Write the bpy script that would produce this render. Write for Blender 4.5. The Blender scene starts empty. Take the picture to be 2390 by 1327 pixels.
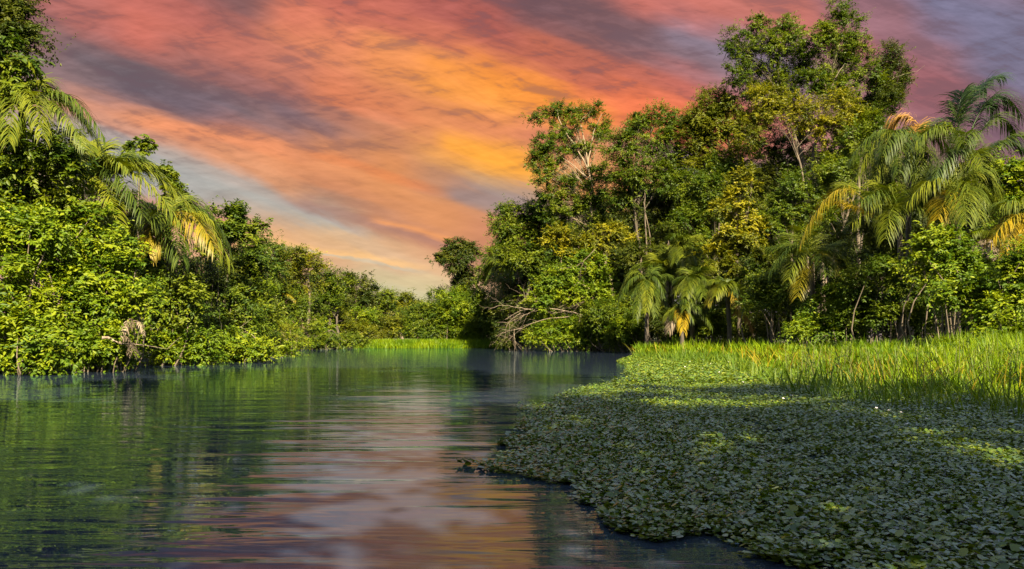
import bpy, math, random
import numpy as np
from mathutils import Vector

# ------------------------------------------------------------------ frame, camera, light
C = bpy.context.scene
col = C.collection
F, PX0, PY0, CAMH = 1876.0, 1195.0, 785.0, 1.5      # focal length in photo pixels, principal column, horizon row, eye height


def P(px, py, d):
    """World point that stands d metres in front of the boat along the river."""
    return np.array([(px - PX0) / F * d, d, CAMH + (PY0 - py) / F * d])


EXPO = 2.25
cam = bpy.data.cameras.new('camera')
cam.sensor_width = 36.0
cam.lens = 36.0 * F / 2390.0
cam.shift_y = (PY0 - 663.5) / 2390.0
cam.clip_start, cam.clip_end = 0.05, 6000.0
cam_o = bpy.data.objects.new('camera', cam)
cam_o.location = (0, 0, CAMH)
cam_o.rotation_euler = (math.radians(90), 0, 0)
col.objects.link(cam_o)
C.camera = cam_o
C.view_settings.view_transform = 'Standard'
C.view_settings.look = 'None'
C.view_settings.exposure = EXPO
C.view_settings.gamma = 1.0
C.cycles.max_bounces = 7
C.cycles.diffuse_bounces = 3
C.cycles.glossy_bounces = 3
C.cycles.transmission_bounces = 4
C.cycles.caustics_reflective = False
C.cycles.caustics_refractive = False
C.cycles.sample_clamp_indirect = 6.0

SUN_AZ, SUN_EL = math.radians(162.0), math.radians(40.0)       # azimuth from +Y, clockwise: behind the boat, a little to its right
SUN = Vector((math.sin(SUN_AZ) * math.cos(SUN_EL), math.cos(SUN_AZ) * math.cos(SUN_EL), math.sin(SUN_EL)))
sl = bpy.data.lights.new('sun', 'SUN')
sl.energy, sl.angle, sl.color = 5.0, math.radians(0.53), (1.0, 0.86, 0.62)
so = bpy.data.objects.new('sun', sl)
so.rotation_euler = (-SUN).to_track_quat('-Z', 'Y').to_euler()
so.location = (10, -30, 40)
col.objects.link(so)


def s2l(c):
    c = np.asarray(c, float) / 255.0
    return np.where(c <= 0.04045, c / 12.92, ((c + 0.055) / 1.055) ** 2.4)


# sunset cloud colours, by bearing and height over the river (photo px, photo py, sRGB)
SKY = [
    (60, 60, 150, 98, 100), (300, 60, 212, 96, 78), (180, 30, 178, 95, 92), (520, 12, 128, 84, 90), (700, 60, 226, 108, 74), (420, 20, 196, 92, 82),
    (900, 40, 206, 94, 74), (1100, 30, 182, 82, 74), (1000, 90, 212, 100, 68), (1300, 40, 122, 80, 90), (1450, 60, 128, 84, 92), (1600, 30, 206, 98, 86),
    (1750, 20, 202, 102, 92), (2100, 60, 160, 102, 118), (2280, 80, 122, 112, 148), (2380, 120, 120, 108, 140), (2200, 200, 160, 96, 106), (2350, 260, 128, 92, 110),
    (130, 170, 140, 105, 112), (300, 170, 112, 92, 104), (450, 150, 180, 98, 90), (560, 120, 205, 100, 82), (650, 150, 216, 114, 84), (760, 120, 232, 118, 70),
    (850, 150, 236, 126, 60), (1000, 180, 246, 142, 50), (1200, 200, 242, 134, 48), (1300, 130, 200, 92, 64), (1420, 170, 196, 92, 70), (1550, 130, 130, 100, 116),
    (1660, 90, 138, 118, 142), (1600, 200, 196, 100, 90), (1450, 110, 140, 88, 92), (1650, 160, 150, 112, 128), (1520, 235, 238, 112, 66),
    (260, 270, 214, 140, 116), (350, 290, 236, 142, 96), (500, 240, 108, 94, 108), (400, 215, 110, 92, 106), (690, 275, 128, 98, 108), (600, 200, 160, 98, 96), (800, 240, 214, 116, 80),
    (900, 260, 222, 124, 78), (1100, 260, 240, 142, 66), (1180, 300, 214, 120, 90), (1000, 250, 214, 124, 84), (560, 300, 190, 112, 96),
    (290, 345, 172, 156, 158), (450, 330, 214, 130, 98), (650, 350, 224, 134, 92), (850, 370, 236, 144, 80), (1050, 370, 250, 164, 60),
    (500, 437, 158, 170, 172), (600, 470, 168, 170, 166), (690, 495, 178, 170, 158), (780, 515, 180, 168, 150), (345, 372, 160, 160, 168), (430, 385, 214, 146, 112), (560, 425, 226, 146, 104), (690, 462, 214, 136, 98),
    (480, 462, 196, 146, 136), (640, 505, 214, 138, 110), (800, 548, 226, 168, 124), (700, 535, 232, 160, 112), (820, 562, 204, 176, 146), (900, 592, 198, 172, 146), (960, 610, 214, 172, 136), (740, 565, 244, 184, 118),
    (1000, 440, 224, 140, 78), (1090, 445, 146, 136, 136), (1150, 440, 160, 148, 140), (1020, 425, 150, 104, 104), (1000, 520, 236, 150, 88), (1100, 480, 236, 146, 84), (1080, 330, 236, 140, 74), (1000, 400, 240, 146, 66), (1120, 400, 252, 166, 52),
    (420, 250, 112, 94, 106), (560, 265, 118, 98, 108), (640, 290, 132, 104, 112), (740, 300, 150, 108, 108), (460, 205, 128, 94, 100), (540, 180, 150, 98, 98), (880, 330, 190, 120, 92), (1100, 215, 250, 150, 44), (950, 130, 244, 132, 52), (1020, 220, 244, 146, 52),
    (820, 430, 226, 138, 84), (720, 390, 236, 144, 86), (600, 380, 222, 138, 98),
    (1180, 390, 246, 160, 58), (760, 330, 206, 124, 92), (950, 400, 226, 134, 72), (980, 320, 206, 124, 96),
    (400, 395, 156, 164, 170), (450, 425, 154, 168, 172), (540, 445, 172, 170, 166), (650, 420, 216, 140, 98), (800, 430, 196, 122, 94), (550, 395, 226, 150, 108),
    (950, 470, 238, 150, 78), (1055, 432, 140, 106, 106), (1130, 450, 164, 142, 136), (1180, 470, 186, 140, 116), (860, 440, 206, 130, 92),
    (500, 490, 214, 132, 110), (620, 480, 178, 172, 160), (560, 520, 222, 140, 108), (720, 505, 178, 168, 152), (800, 525, 176, 160, 142), (850, 490, 150, 110, 100), (950, 520, 206, 130, 98),
    (1080, 510, 206, 134, 94), (1150, 530, 196, 120, 96), (700, 470, 204, 146, 110), (980, 490, 214, 130, 84),
    (620, 560, 238, 164, 110), (720, 560, 240, 182, 122), (850, 580, 232, 162, 116), (950, 560, 238, 154, 92), (1040, 575, 188, 124, 100), (760, 590, 200, 150, 122), (860, 560, 226, 164, 120),
    (780, 620, 214, 150, 120), (900, 615, 212, 150, 122), (1000, 615, 226, 168, 126), (950, 655, 198, 184, 146), (1000, 670, 218, 190, 144), (880, 655, 192, 180, 146), (1000, 690, 205, 190, 150),
    (1400, 400, 236, 150, 90), (1700, 450, 150, 130, 140), (2000, 500, 160, 140, 150), (1400, 650, 170, 150, 155), (1800, 650, 165, 150, 160), (2300, 560, 170, 150, 160),
    (300, 640, 226, 170, 130), (0, 520, 214, 150, 130), (-300, 300, 170, 120, 120), (2700, 200, 130, 110, 135), (500, 700, 214, 190, 150), (1500, 740, 190, 180, 160), (0, 740, 200, 180, 150),
]


def make_world():
    w = bpy.data.worlds.new('World')
    C.world = w
    w.use_nodes = True
    w.cycles.sampling_method = 'MANUAL'
    w.cycles.sample_map_resolution = 512
    N, Lk = w.node_tree.nodes, w.node_tree.links
    N.clear()
    out = N.new('ShaderNodeOutputWorld')

    def M(op, a, b=None, c=None, clamp=False):
        n = N.new('ShaderNodeMath'); n.operation = op; n.use_clamp = clamp
        for i, x in enumerate((a, b, c)):
            if x is None: continue
            if isinstance(x, (int, float)): n.inputs[i].default_value = x
            else: Lk.new(x, n.inputs[i])
        return n.outputs[0]

    def SM(x, lo, hi):
        n = N.new('ShaderNodeMapRange'); n.interpolation_type = 'SMOOTHSTEP'
        Lk.new(x, n.inputs[0]); n.inputs[1].default_value = lo; n.inputs[2].default_value = hi
        return n.outputs[0]

    def CMB(x, y, z):
        n = N.new('ShaderNodeCombineXYZ')
        for i, a in enumerate((x, y, z)):
            if isinstance(a, (int, float)): n.inputs[i].default_value = a
            else: Lk.new(a, n.inputs[i])
        return n.outputs[0]

    def NOISE(vec, scale, detail=5, rough=0.55, dist=0.0):
        n = N.new('ShaderNodeTexNoise'); Lk.new(vec, n.inputs['Vector'])
        n.inputs['Scale'].default_value = scale; n.inputs['Detail'].default_value = detail
        n.inputs['Roughness'].default_value = rough; n.inputs['Distortion'].default_value = dist
        return n

    def MIX(f, a, b, mode='MIX'):
        n = N.new('ShaderNodeMix'); n.data_type = 'RGBA'; n.blend_type = mode
        if isinstance(f, (int, float)): n.inputs[0].default_value = f
        else: Lk.new(f, n.inputs[0])
        for i, x in ((6, a), (7, b)):
            if isinstance(x, tuple): n.inputs[i].default_value = (*x, 1)
            else: Lk.new(x, n.inputs[i])
        return n.outputs[2]

    tc = N.new('ShaderNodeTexCoord')
    sep = N.new('ShaderNodeSeparateXYZ'); Lk.new(tc.outputs['Generated'], sep.inputs[0])
    X, Y, Z = sep.outputs
    yy = M('MAXIMUM', Y, 0.18)
    u, v = M('DIVIDE', X, yy), M('DIVIDE', Z, yy)
    # bands of cloud drift down to the right: t counts across the bands
    uv = CMB(u, v, 0.0)
    wn = NOISE(uv, 3.2, 4, 0.55)
    ws = N.new('ShaderNodeSeparateColor'); Lk.new(wn.outputs['Color'], ws.inputs[0])
    # rotated coordinates along / across the streaks
    SL = 0.33
    along = M('ADD', u, M('MULTIPLY', v, -SL))
    across = M('ADD', v, M('MULTIPLY', u, SL))
    fil = NOISE(CMB(M('MULTIPLY', along, 2.2), M('MULTIPLY', across, 11.0), 0.3), 1.6, 7, 0.6, 0.6)
    fs = N.new('ShaderNodeSeparateColor'); Lk.new(fil.outputs['Color'], fs.inputs[0])
    uw = M('ADD', u, M('MULTIPLY', M('SUBTRACT', ws.outputs[0], 0.5), 0.07))
    uw = M('ADD', uw, M('MULTIPLY', M('SUBTRACT', fs.outputs[1], 0.5), 0.05))
    tw = M('ADD', across, M('MULTIPLY', M('SUBTRACT', ws.outputs[1], 0.5), 0.035))
    tw = M('ADD', tw, M('MULTIPLY', M('SUBTRACT', fs.outputs[0], 0.5), 0.045))
    # colour table: rows across the bands, stops along them
    pts = np.array([(a, b) for a, b, *_ in SKY], float)
    cl = np.array([s2l(c[2:]) for c in SKY]) / (2 ** EXPO)
    lum = (cl @ [0.3, 0.6, 0.1])[:, None]
    sat = np.where(pts[:, 1] < 180, 0.80, 0.92)[:, None]
    cl = (lum + sat * (cl - lum)) * [1.0, 1.07, 1.0]
    rowsT = [-420, -340, -270, -210, -150, -95, -45, 0, 40, 80] + list(range(115, 745, 27)) + [770, 820]
    x0, x1, ns = -500.0, 2900.0, 30
    ramp_in = M('ADD', M('MULTIPLY', uw, F / (x1 - x0)), (PX0 - x0) / (x1 - x0))
    outc = None
    for i, T in enumerate(rowsT):
        r = N.new('ShaderNodeValToRGB'); Lk.new(ramp_in, r.inputs[0])
        cr = r.color_ramp; cr.interpolation = 'CARDINAL' if False else 'EASE'
        for k in range(ns):
            f = k / (ns - 1)
            px = x0 + f * (x1 - x0); py = T + SL * (px - PX0)
            dx, dy = pts[:, 0] - px, pts[:, 1] - py
            a = (dx + SL * dy) / 1.053; b = (dy - SL * dx) / 1.053
            q = np.maximum((a / 66) ** 2 + (b / 21) ** 2, 1e-3)
            wgt = np.exp(-q * 0.5) + 0.03 / (1 + q) ** 2
            c = (wgt[:, None] * cl).sum(0) / wgt.sum()
            e = cr.elements[k] if k < len(cr.elements) and k < 2 and k == 0 else None
            if k == 0: e = cr.elements[0]
            elif k == 1: e = cr.elements[1]
            else: e = cr.elements.new(f)
            e.position = f; e.color = (*c, 1)
        if outc is None: outc = r.outputs[0]
        else:
            # across coordinate of a row: v + SL*u with py = PY0 - v F, px = PX0 + u F  ->  across = (PY0 - T) / F
            hi, lo = (PY0 - rowsT[i - 1]) / F, (PY0 - T) / F
            outc = MIX(SM(tw, hi, lo), outc, r.outputs[0])
    # single streaks with clearer edges: (start px, py, end px, py, half width at start and end, colour)
    nz = M('MULTIPLY', M('SUBTRACT', fs.outputs[2], 0.5), 0.055)
    for ax, ay, bx, by, h0, h1, cc, op in [
            (330, 362, 880, 545, 40, 7, (166, 170, 168), .65), (560, 540, 1010, 628, 15, 9, (248, 194, 128), .7), (640, 452, 1120, 585, 16, 26, (158, 116, 110), .6), (600, 552, 1000, 640, 5, 5, (192, 182, 160), .7),
            (1028, 432, 1260, 470, 20, 34, (152, 132, 130), .75), (960, 130, 1330, 262, 22, 30, (250, 154, 60), .4), (1010, 318, 1260, 392, 26, 40, (255, 170, 56), .7), (780, 640, 1060, 676, 14, 20, (206, 186, 142), .6),
            (180, 205, 560, 268, 26, 22, (112, 98, 110), .4), (620, 250, 800, 318, 18, 14, (126, 104, 112), .55), (300, 268, 700, 352, 12, 20, (244, 152, 104), .6), (700, 355, 1040, 440, 10, 16, (236, 138, 84), .5), (860, 500, 1090, 560, 9, 12, (244, 160, 92), .6), (380, 470, 560, 520, 10, 10, (222, 140, 116), .5)]:
        u0, v0, u1, v1 = (ax - PX0) / F, (PY0 - ay) / F, (bx - PX0) / F, (PY0 - by) / F
        s_ = M('DIVIDE', M('SUBTRACT', u, u0), u1 - u0)
        pv = M('ABSOLUTE', M('ADD', M('SUBTRACT', v, M('ADD', v0, M('MULTIPLY', s_, v1 - v0))), nz))
        hw = M('MAXIMUM', M('ADD', h0 / F, M('MULTIPLY', s_, (h1 - h0) / F)), 0.001)
        rel = M('DIVIDE', pv, hw)
        ends = M('MULTIPLY', SM(s_, -0.05, 0.18), SM(s_, 1.08, 0.78))
        wt = M('MULTIPLY', M('MULTIPLY', SM(rel, 1.8, 0.1), ends), op)
        outc = MIX(wt, outc, tuple(float(q) for q in s2l(cc) / 2 ** EXPO))
    # feathery cirrus texture: bright combed fibres and slate grey rags between them
    fib = NOISE(CMB(M('MULTIPLY', M('ADD', along, M('MULTIPLY', ws.outputs[2], 0.25)), 4.0), M('MULTIPLY', across, 17.0), 1.7), 1.5, 6, 0.60, 0.6)
    rip = NOISE(CMB(M('MULTIPLY', M('ADD', u, M('MULTIPLY', v, 0.5)), 8.0), M('MULTIPLY', M('SUBTRACT', v, M('MULTIPLY', u, 0.14)), 40.0), 4.2), 1.5, 6, 0.62, 0.5)
    mac = NOISE(CMB(M('MULTIPLY', M('ADD', u, M('MULTIPLY', v, 0.3)), 17.0), M('MULTIPLY', M('ADD', v, M('MULTIPLY', u, 0.06)), 70.0), 9.1), 1.4, 5, 0.62, 0.5)
    d1 = M('ADD', M('MULTIPLY', M('SUBTRACT', fib.outputs[0], 0.5), 1.3), M('MULTIPLY', M('SUBTRACT', rip.outputs[0], 0.5), 1.5))
    d1 = M('ADD', d1, M('MULTIPLY', M('SUBTRACT', mac.outputs[0], 0.5), M('MULTIPLY', SM(ws.outputs[0], 0.38, 0.58), 1.5)))
    low = SM(v, 0.14, 0.30)
    wsp = NOISE(CMB(M('MULTIPLY', M('ADD', along, M('MULTIPLY', ws.outputs[1], 0.2)), 7.0), M('MULTIPLY', M('ADD', across, M('MULTIPLY', ws.outputs[0], 0.10)), 64.0), 6.6), 1.5, 5, 0.6, 0.3)
    d1 = M('ADD', d1, M('MULTIPLY', M('SUBTRACT', wsp.outputs[0], 0.5), 1.0))
    gl = N.new('ShaderNodeVectorMath'); gl.operation = 'SCALE'; Lk.new(outc, gl.inputs[0]); Lk.new(M('ADD', M('MULTIPLY', d1, M('ADD', M('MULTIPLY', low, 0.3), 0.25)), M('ADD', 1.05, M('MULTIPLY', SM(v, 0.22, 0.05), 0.12))), gl.inputs['Scale'])
    slate = MIX(0.5, outc, tuple(s2l((118, 92, 102)) / 2 ** EXPO))
    sunset = MIX(M('MULTIPLY', SM(d1, -0.02, -0.42), M('MULTIPLY', low, 0.75)), gl.outputs[0], slate)
    # the clouds overhead and behind, past the sunset: pale blue and grey
    k = 1.0 / 2 ** EXPO
    pl = CMB(M('DIVIDE', X, M('ADD', M('ABSOLUTE', Z), 0.25)), M('DIVIDE', Y, M('ADD', M('ABSOLUTE', Z), 0.25)), 0.0)
    on = NOISE(pl, 1.1, 5, 0.55, 0.3)
    upper = MIX(SM(on.outputs[0], 0.36, 0.66), (0.36 * k, 0.46 * k, 0.66 * k), (0.78 * k, 0.82 * k, 0.90 * k))
    bank = MIX(SM(on.outputs[0], 0.40, 0.62), (0.6 * k, 0.9 * k, 1.6 * k), (1.5 * k, 1.7 * k, 2.0 * k))      # bright band added above the frame, puts pale blue into the ripples
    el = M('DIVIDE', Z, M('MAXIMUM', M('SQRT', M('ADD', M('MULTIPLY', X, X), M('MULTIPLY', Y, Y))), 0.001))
    band_f = M('MULTIPLY', SM(el, 1.0, 0.62), SM(Y, 0.1, 0.5))
    upper = MIX(band_f, upper, bank)
    up_f = SM(M('ADD', v, M('MULTIPLY', M('SUBTRACT', ws.outputs[0], 0.5), 0.05)), 0.44, 0.50)
    back_f = SM(Y, 0.55, 0.3)
    fac = M('MAXIMUM', up_f, back_f)
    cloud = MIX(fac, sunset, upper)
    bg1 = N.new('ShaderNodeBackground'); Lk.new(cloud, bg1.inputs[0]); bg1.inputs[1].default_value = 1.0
    sky = N.new('ShaderNodeTexSky'); sky.sky_type = 'NISHITA'; sky.sun_disc = False
    sky.sun_elevation = SUN_EL; sky.sun_rotation = SUN_AZ
    bg2 = N.new('ShaderNodeBackground'); Lk.new(sky.outputs[0], bg2.inputs[0]); bg2.inputs[1].default_value = 0.05
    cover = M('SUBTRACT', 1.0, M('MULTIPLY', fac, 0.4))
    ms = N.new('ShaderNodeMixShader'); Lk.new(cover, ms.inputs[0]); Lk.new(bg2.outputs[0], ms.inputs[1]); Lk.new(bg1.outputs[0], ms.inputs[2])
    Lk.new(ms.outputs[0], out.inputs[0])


make_world()

# ------------------------------------------------------------------ helpers
rng = np.random.default_rng(7)


def nrm(a):
    return a / np.maximum(np.linalg.norm(a, axis=-1, keepdims=True), 1e-9)


class MB:
    """Collects polygons; build() links them as one mesh object."""
    def __init__(s): s.v, s.f, s.n, s.t, s.o = [], [], [], [], 0

    def add(s, v, f, tint=None):
        v = np.asarray(v, np.float32).reshape(-1, 3); f = np.asarray(f, np.int64)
        s.v.append(v); s.f.append((f + s.o).ravel()); s.n.append(np.full(len(f), f.shape[1], np.int32)); s.o += len(v)
        if tint is None: tint = np.full((len(v), 2), 0.5, np.float32)
        s.t.append(np.asarray(tint, np.float32))

    def build(s, name, mat, parent=None, origin=(0, 0, 0), smooth=False, tint=True):
        me = bpy.data.meshes.new(name)
        v = np.concatenate(s.v) - np.asarray(origin, np.float32); f = np.concatenate(s.f); n = np.concatenate(s.n)
        me.vertices.add(len(v)); me.vertices.foreach_set('co', v.astype(np.float32).ravel())
        me.loops.add(len(f)); me.loops.foreach_set('vertex_index', f.astype(np.int32))
        me.polygons.add(len(n))
        st = np.concatenate([[0], np.cumsum(n)[:-1]]).astype(np.int32)
        me.polygons.foreach_set('loop_start', st); me.polygons.foreach_set('loop_total', n)
        if smooth: me.polygons.foreach_set('use_smooth', np.ones(len(n), bool))
        me.update(calc_edges=True)
        if tint:
            t = np.concatenate(s.t)
            at = me.attributes.new('tint', 'FLOAT_VECTOR', 'POINT')
            at.data.foreach_set('vector', np.c_[t, np.zeros(len(t))].astype(np.float32).ravel())
        me.materials.append(mat)
        ob = bpy.data.objects.new(name, me)
        col.objects.link(ob)
        if parent is not None: ob.parent = parent
        else: ob.location = origin
        return ob


def tube(mb, pts, rad, sides=6, cap=True):
    pts = np.asarray(pts, float); rad = np.asarray(rad, float); n = len(pts)
    tan = nrm(np.gradient(pts, axis=0))
    ref = np.array([0.31, 0.9, 0.2]) if abs(tan[0][2]) > 0.6 else np.array([0.1, 0.2, 1.0])
    a = nrm(np.cross(tan, ref)); b = np.cross(tan, a)
    ang = np.linspace(0, 2 * math.pi, sides, endpoint=False)
    v = pts[:, None] + rad[:, None, None] * (np.cos(ang)[None, :, None] * a[:, None] + np.sin(ang)[None, :, None] * b[:, None])
    i = np.arange(n - 1)[:, None] * sides; j = np.arange(sides)[None]
    jn = (j + 1) % sides
    f = np.stack([i + j, i + jn, i + sides + jn, i + sides + j], -1).reshape(-1, 4)
    mb.add(v.reshape(-1, 3), f)


def curve(pts, n=12, wob=0.0, r=rng):
    """Smooth polyline (Catmull-Rom) through the points."""
    p = np.asarray(pts, float)
    if len(p) == 2: p = np.array([p[0], (p[0] * 2 + p[1]) / 3, (p[0] + p[1] * 2) / 3, p[1]])
    q = np.vstack([2 * p[0] - p[1], p, 2 * p[-1] - p[-2]])
    seg = len(p) - 1; out = []
    for k in range(seg):
        m = max(2, n // seg)
        t = np.linspace(0, 1, m, endpoint=(k == seg - 1))[:, None]
        a, b, c, d = q[k], q[k + 1], q[k + 2], q[k + 3]
        out.append(0.5 * ((2 * b) + (c - a) * t + (2 * a - 5 * b + 4 * c - d) * t ** 2 + (3 * b - a - 3 * c + d) * t ** 3))
    o = np.vstack(out)
    if wob: o[1:-1] += r.normal(0, wob, o[1:-1].shape)
    return o


def empty(name, loc):
    o = bpy.data.objects.new(name, None)
    o.location = loc; o.empty_display_size = 0.3
    col.objects.link(o)
    return o


def tag(o, label=None, cat=None, group=None, kind=None):
    if label: o['label'] = label
    if cat: o['category'] = cat
    if group: o['group'] = group
    if kind: o['kind'] = kind
    return o


def leaves(mb, pos, D, Nn, L, W, tint, shape='leaf', fold=0.35):
    S = nrm(np.cross(D, Nn)); Nn = np.cross(S, D)
    if shape == 'leaf':      # two quads folded along the midrib
        T = np.array([(0, 0, 0), (.33, .5, fold * .5), (.72, .38, fold * .38 - .06), (1, 0, -.18), (.72, -.38, fold * .38 - .06), (.33, -.5, fold * .5)])
        Fc = [(0, 1, 2, 3), (0, 3, 4, 5)]
    elif shape == 'round':
        a = np.linspace(0, 2 * math.pi, 8, endpoint=False)
        T = np.array([(.5 - .5 * math.cos(x), .5 * math.sin(x), .10 * abs(math.sin(x)) + (.06 if math.cos(x) < -.5 else 0)) for x in a])
        Fc = [(0, 1, 2, 3), (0, 3, 4, 5), (0, 5, 6, 7)]
    else:                    # small diamond
        T = np.array([(0, 0, 0), (.5, .5, fold * .4), (1, 0, -.1), (.5, -.5, fold * .4)])
        Fc = [(0, 1, 2, 3)]
    m = len(T); n = len(pos)
    L = np.broadcast_to(L, (n,)); W = np.broadcast_to(W, (n,))
    v = pos[:, None] + D[:, None] * (L[:, None] * T[None, :, 0])[..., None] + S[:, None] * (W[:, None] * T[None, :, 1])[..., None] \
        + Nn[:, None] * (W[:, None] * T[None, :, 2])[..., None]
    base = (np.arange(n) * m)[:, None]
    q = np.concatenate([base + np.array(x)[None] for x in Fc])
    mb.add(v.reshape(-1, 3), q, np.repeat(tint, m, 0))


KD = 3.2


def foliage(mb, blobs, L, k=4.5, clump=1.0, aspect=0.45, droop=0.3, shape='far', r=rng, upn=1.0, spread=0.55, nl=12, bias=2.2):
    """Leaves on twigs, twigs in clumps, clumps through each blob's volume. Returns the clump centres."""
    cents = []
    W = L * aspect
    for (cx, cy, cz, rx, ry, rz) in blobs:
        tot = max(40, int(KD * k * math.pi * rx * rz / (0.5 * L * W)))
        ntw = max(4, tot // nl); ncl = max(5, ntw // 20)
        u = nrm(r.normal(size=(ncl, 3))); rad = r.random(ncl) ** (1 / bias)
        off = u * rad[:, None] * np.array([rx, ry, rz]) * 0.92
        cc = np.array([cx, cy, cz]) + off
        out = nrm(off / np.array([rx, ry, rz]) + 1e-6)
        cents.append(cc)
        ci = r.integers(0, ncl, ntw)
        ctint = r.random(ncl)
        csz = clump * r.uniform(0.55, 1.25, ncl)
        st = cc[ci] + r.normal(0, 1, (ntw, 3)) * (csz[ci] * 0.40)[:, None] * np.array([1, 1, 0.6])
        d = nrm(out[ci] * 0.7 + np.array([0, 0, 0.28]) + r.normal(0, spread, (ntw, 3)))
        ln = csz[ci] * r.uniform(0.5, 1.15, ntw) * np.where(r.random(ntw) < .12, 1.7, 1.0)
        t = np.tile((np.arange(nl) + 0.6) / nl, ntw); ti = np.repeat(np.arange(ntw), nl)
        t = np.clip(t + r.normal(0, 0.03, len(t)), 0, 1.05)
        pos = st[ti] + d[ti] * (ln[ti] * t)[:, None]
        pos[:, 2] -= droop * ln[ti] * t ** 2 * 0.6
        sd = nrm(np.cross(d, np.array([0, 0, 1.0]) + r.normal(0, 0.25, (ntw, 3))))
        sgn = np.tile(np.where(np.arange(nl) % 2 == 0, 1.0, -1.0), ntw)
        D = nrm(d[ti] * 0.55 + sd[ti] * sgn[:, None] * 0.8 + r.normal(0, 0.28, (len(t), 3)) + np.array([0, 0, -droop]))
        Nn = nrm(np.array([0.10, -0.30, 0.85 * upn]) + out[ci[ti]] * 0.5 + r.normal(0, 0.42, (len(t), 3)))   # leaves turn to the open light over the river
        sc = r.uniform(0.65, 1.2, len(t))
        tint = np.c_[ctint[ci[ti]], r.random(len(t))]
        leaves(mb, pos, D, Nn, L * sc, W * sc, tint, shape)
    return np.vstack(cents)


# ------------------------------------------------------------------ materials
def new_mat(name):
    m = bpy.data.materials.new(name); m.use_nodes = True
    m.node_tree.nodes.clear()
    return m, m.node_tree.nodes, m.node_tree.links


def leaf_mat(name, c0, c1, c2, trans=0.3, rough=0.5, spec=0.18, tcol=None):
    """Leaf: colour varies from leaf to leaf and from branch to branch (three natural tones), lets light through."""
    m, N, Lk = new_mat(name)
    out = N.new('ShaderNodeOutputMaterial')
    at = N.new('ShaderNodeAttribute'); at.attribute_name = 'tint'
    sp = N.new('ShaderNodeSeparateXYZ'); Lk.new(at.outputs['Vector'], sp.inputs[0])
    av = N.new('ShaderNodeMath'); av.operation = 'MULTIPLY_ADD'; Lk.new(sp.outputs[0], av.inputs[0]); av.inputs[1].default_value = 0.6
    m2 = N.new('ShaderNodeMath'); m2.operation = 'MULTIPLY'; Lk.new(sp.outputs[1], m2.inputs[0]); m2.inputs[1].default_value = 0.4
    Lk.new(m2.outputs[0], av.inputs[2])
    r = N.new('ShaderNodeValToRGB'); Lk.new(av.outputs[0], r.inputs[0])
    e = r.color_ramp.elements
    e[0].position = 0.15; e[0].color = (*c0, 1); e[1].position = 0.85; e[1].color = (*c2, 1)
    x = e.new(0.5); x.color = (*c1, 1)
    b = N.new('ShaderNodeBsdfPrincipled'); Lk.new(r.outputs[0], b.inputs['Base Color'])
    b.inputs['Roughness'].default_value = rough; b.inputs['Specular IOR Level'].default_value = spec
    tr = N.new('ShaderNodeBsdfTranslucent')
    g = N.new('ShaderNodeMix'); g.data_type = 'RGBA'; g.blend_type = 'MULTIPLY'; g.inputs[0].default_value = 1.0
    Lk.new(r.outputs[0], g.inputs[6]); g.inputs[7].default_value = (*(tcol or (1.5, 1.5, 0.5)), 1)
    Lk.new(g.outputs[2], tr.inputs[0])
    mx = N.new('ShaderNodeMixShader'); mx.inputs[0].default_value = trans
    Lk.new(b.outputs[0], mx.inputs[1]); Lk.new(tr.outputs[0], mx.inputs[2]); Lk.new(mx.outputs[0], out.inputs[0])
    return m


def bark_mat(name, c0, c1, scale=3.0):
    m, N, Lk = new_mat(name)
    out = N.new('ShaderNodeOutputMaterial')
    tc = N.new('ShaderNodeTexCoord'); mp = N.new('ShaderNodeMapping'); mp.inputs['Scale'].default_value = (1, 1, 0.3)
    Lk.new(tc.outputs['Object'], mp.inputs[0])
    n = N.new('ShaderNodeTexNoise'); Lk.new(mp.outputs[0], n.inputs['Vector']); n.inputs['Scale'].default_value = scale; n.inputs['Detail'].default_value = 6
    r = N.new('ShaderNodeValToRGB'); Lk.new(n.outputs[0], r.inputs[0])
    r.color_ramp.elements[0].position = 0.35; r.color_ramp.elements[0].color = (*c0, 1)
    r.color_ramp.elements[1].position = 0.7; r.color_ramp.elements[1].color = (*c1, 1)
    b = N.new('ShaderNodeBsdfPrincipled'); Lk.new(r.outputs[0], b.inputs['Base Color']); b.inputs['Roughness'].default_value = 0.85
    bp = N.new('ShaderNodeBump'); bp.inputs['Strength'].default_value = 0.6; bp.inputs['Distance'].default_value = 0.05
    Lk.new(n.outputs[0], bp.inputs['Height']); Lk.new(bp.outputs[0], b.inputs['Normal'])
    Lk.new(b.outputs[0], out.inputs[0])
    return m


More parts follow.
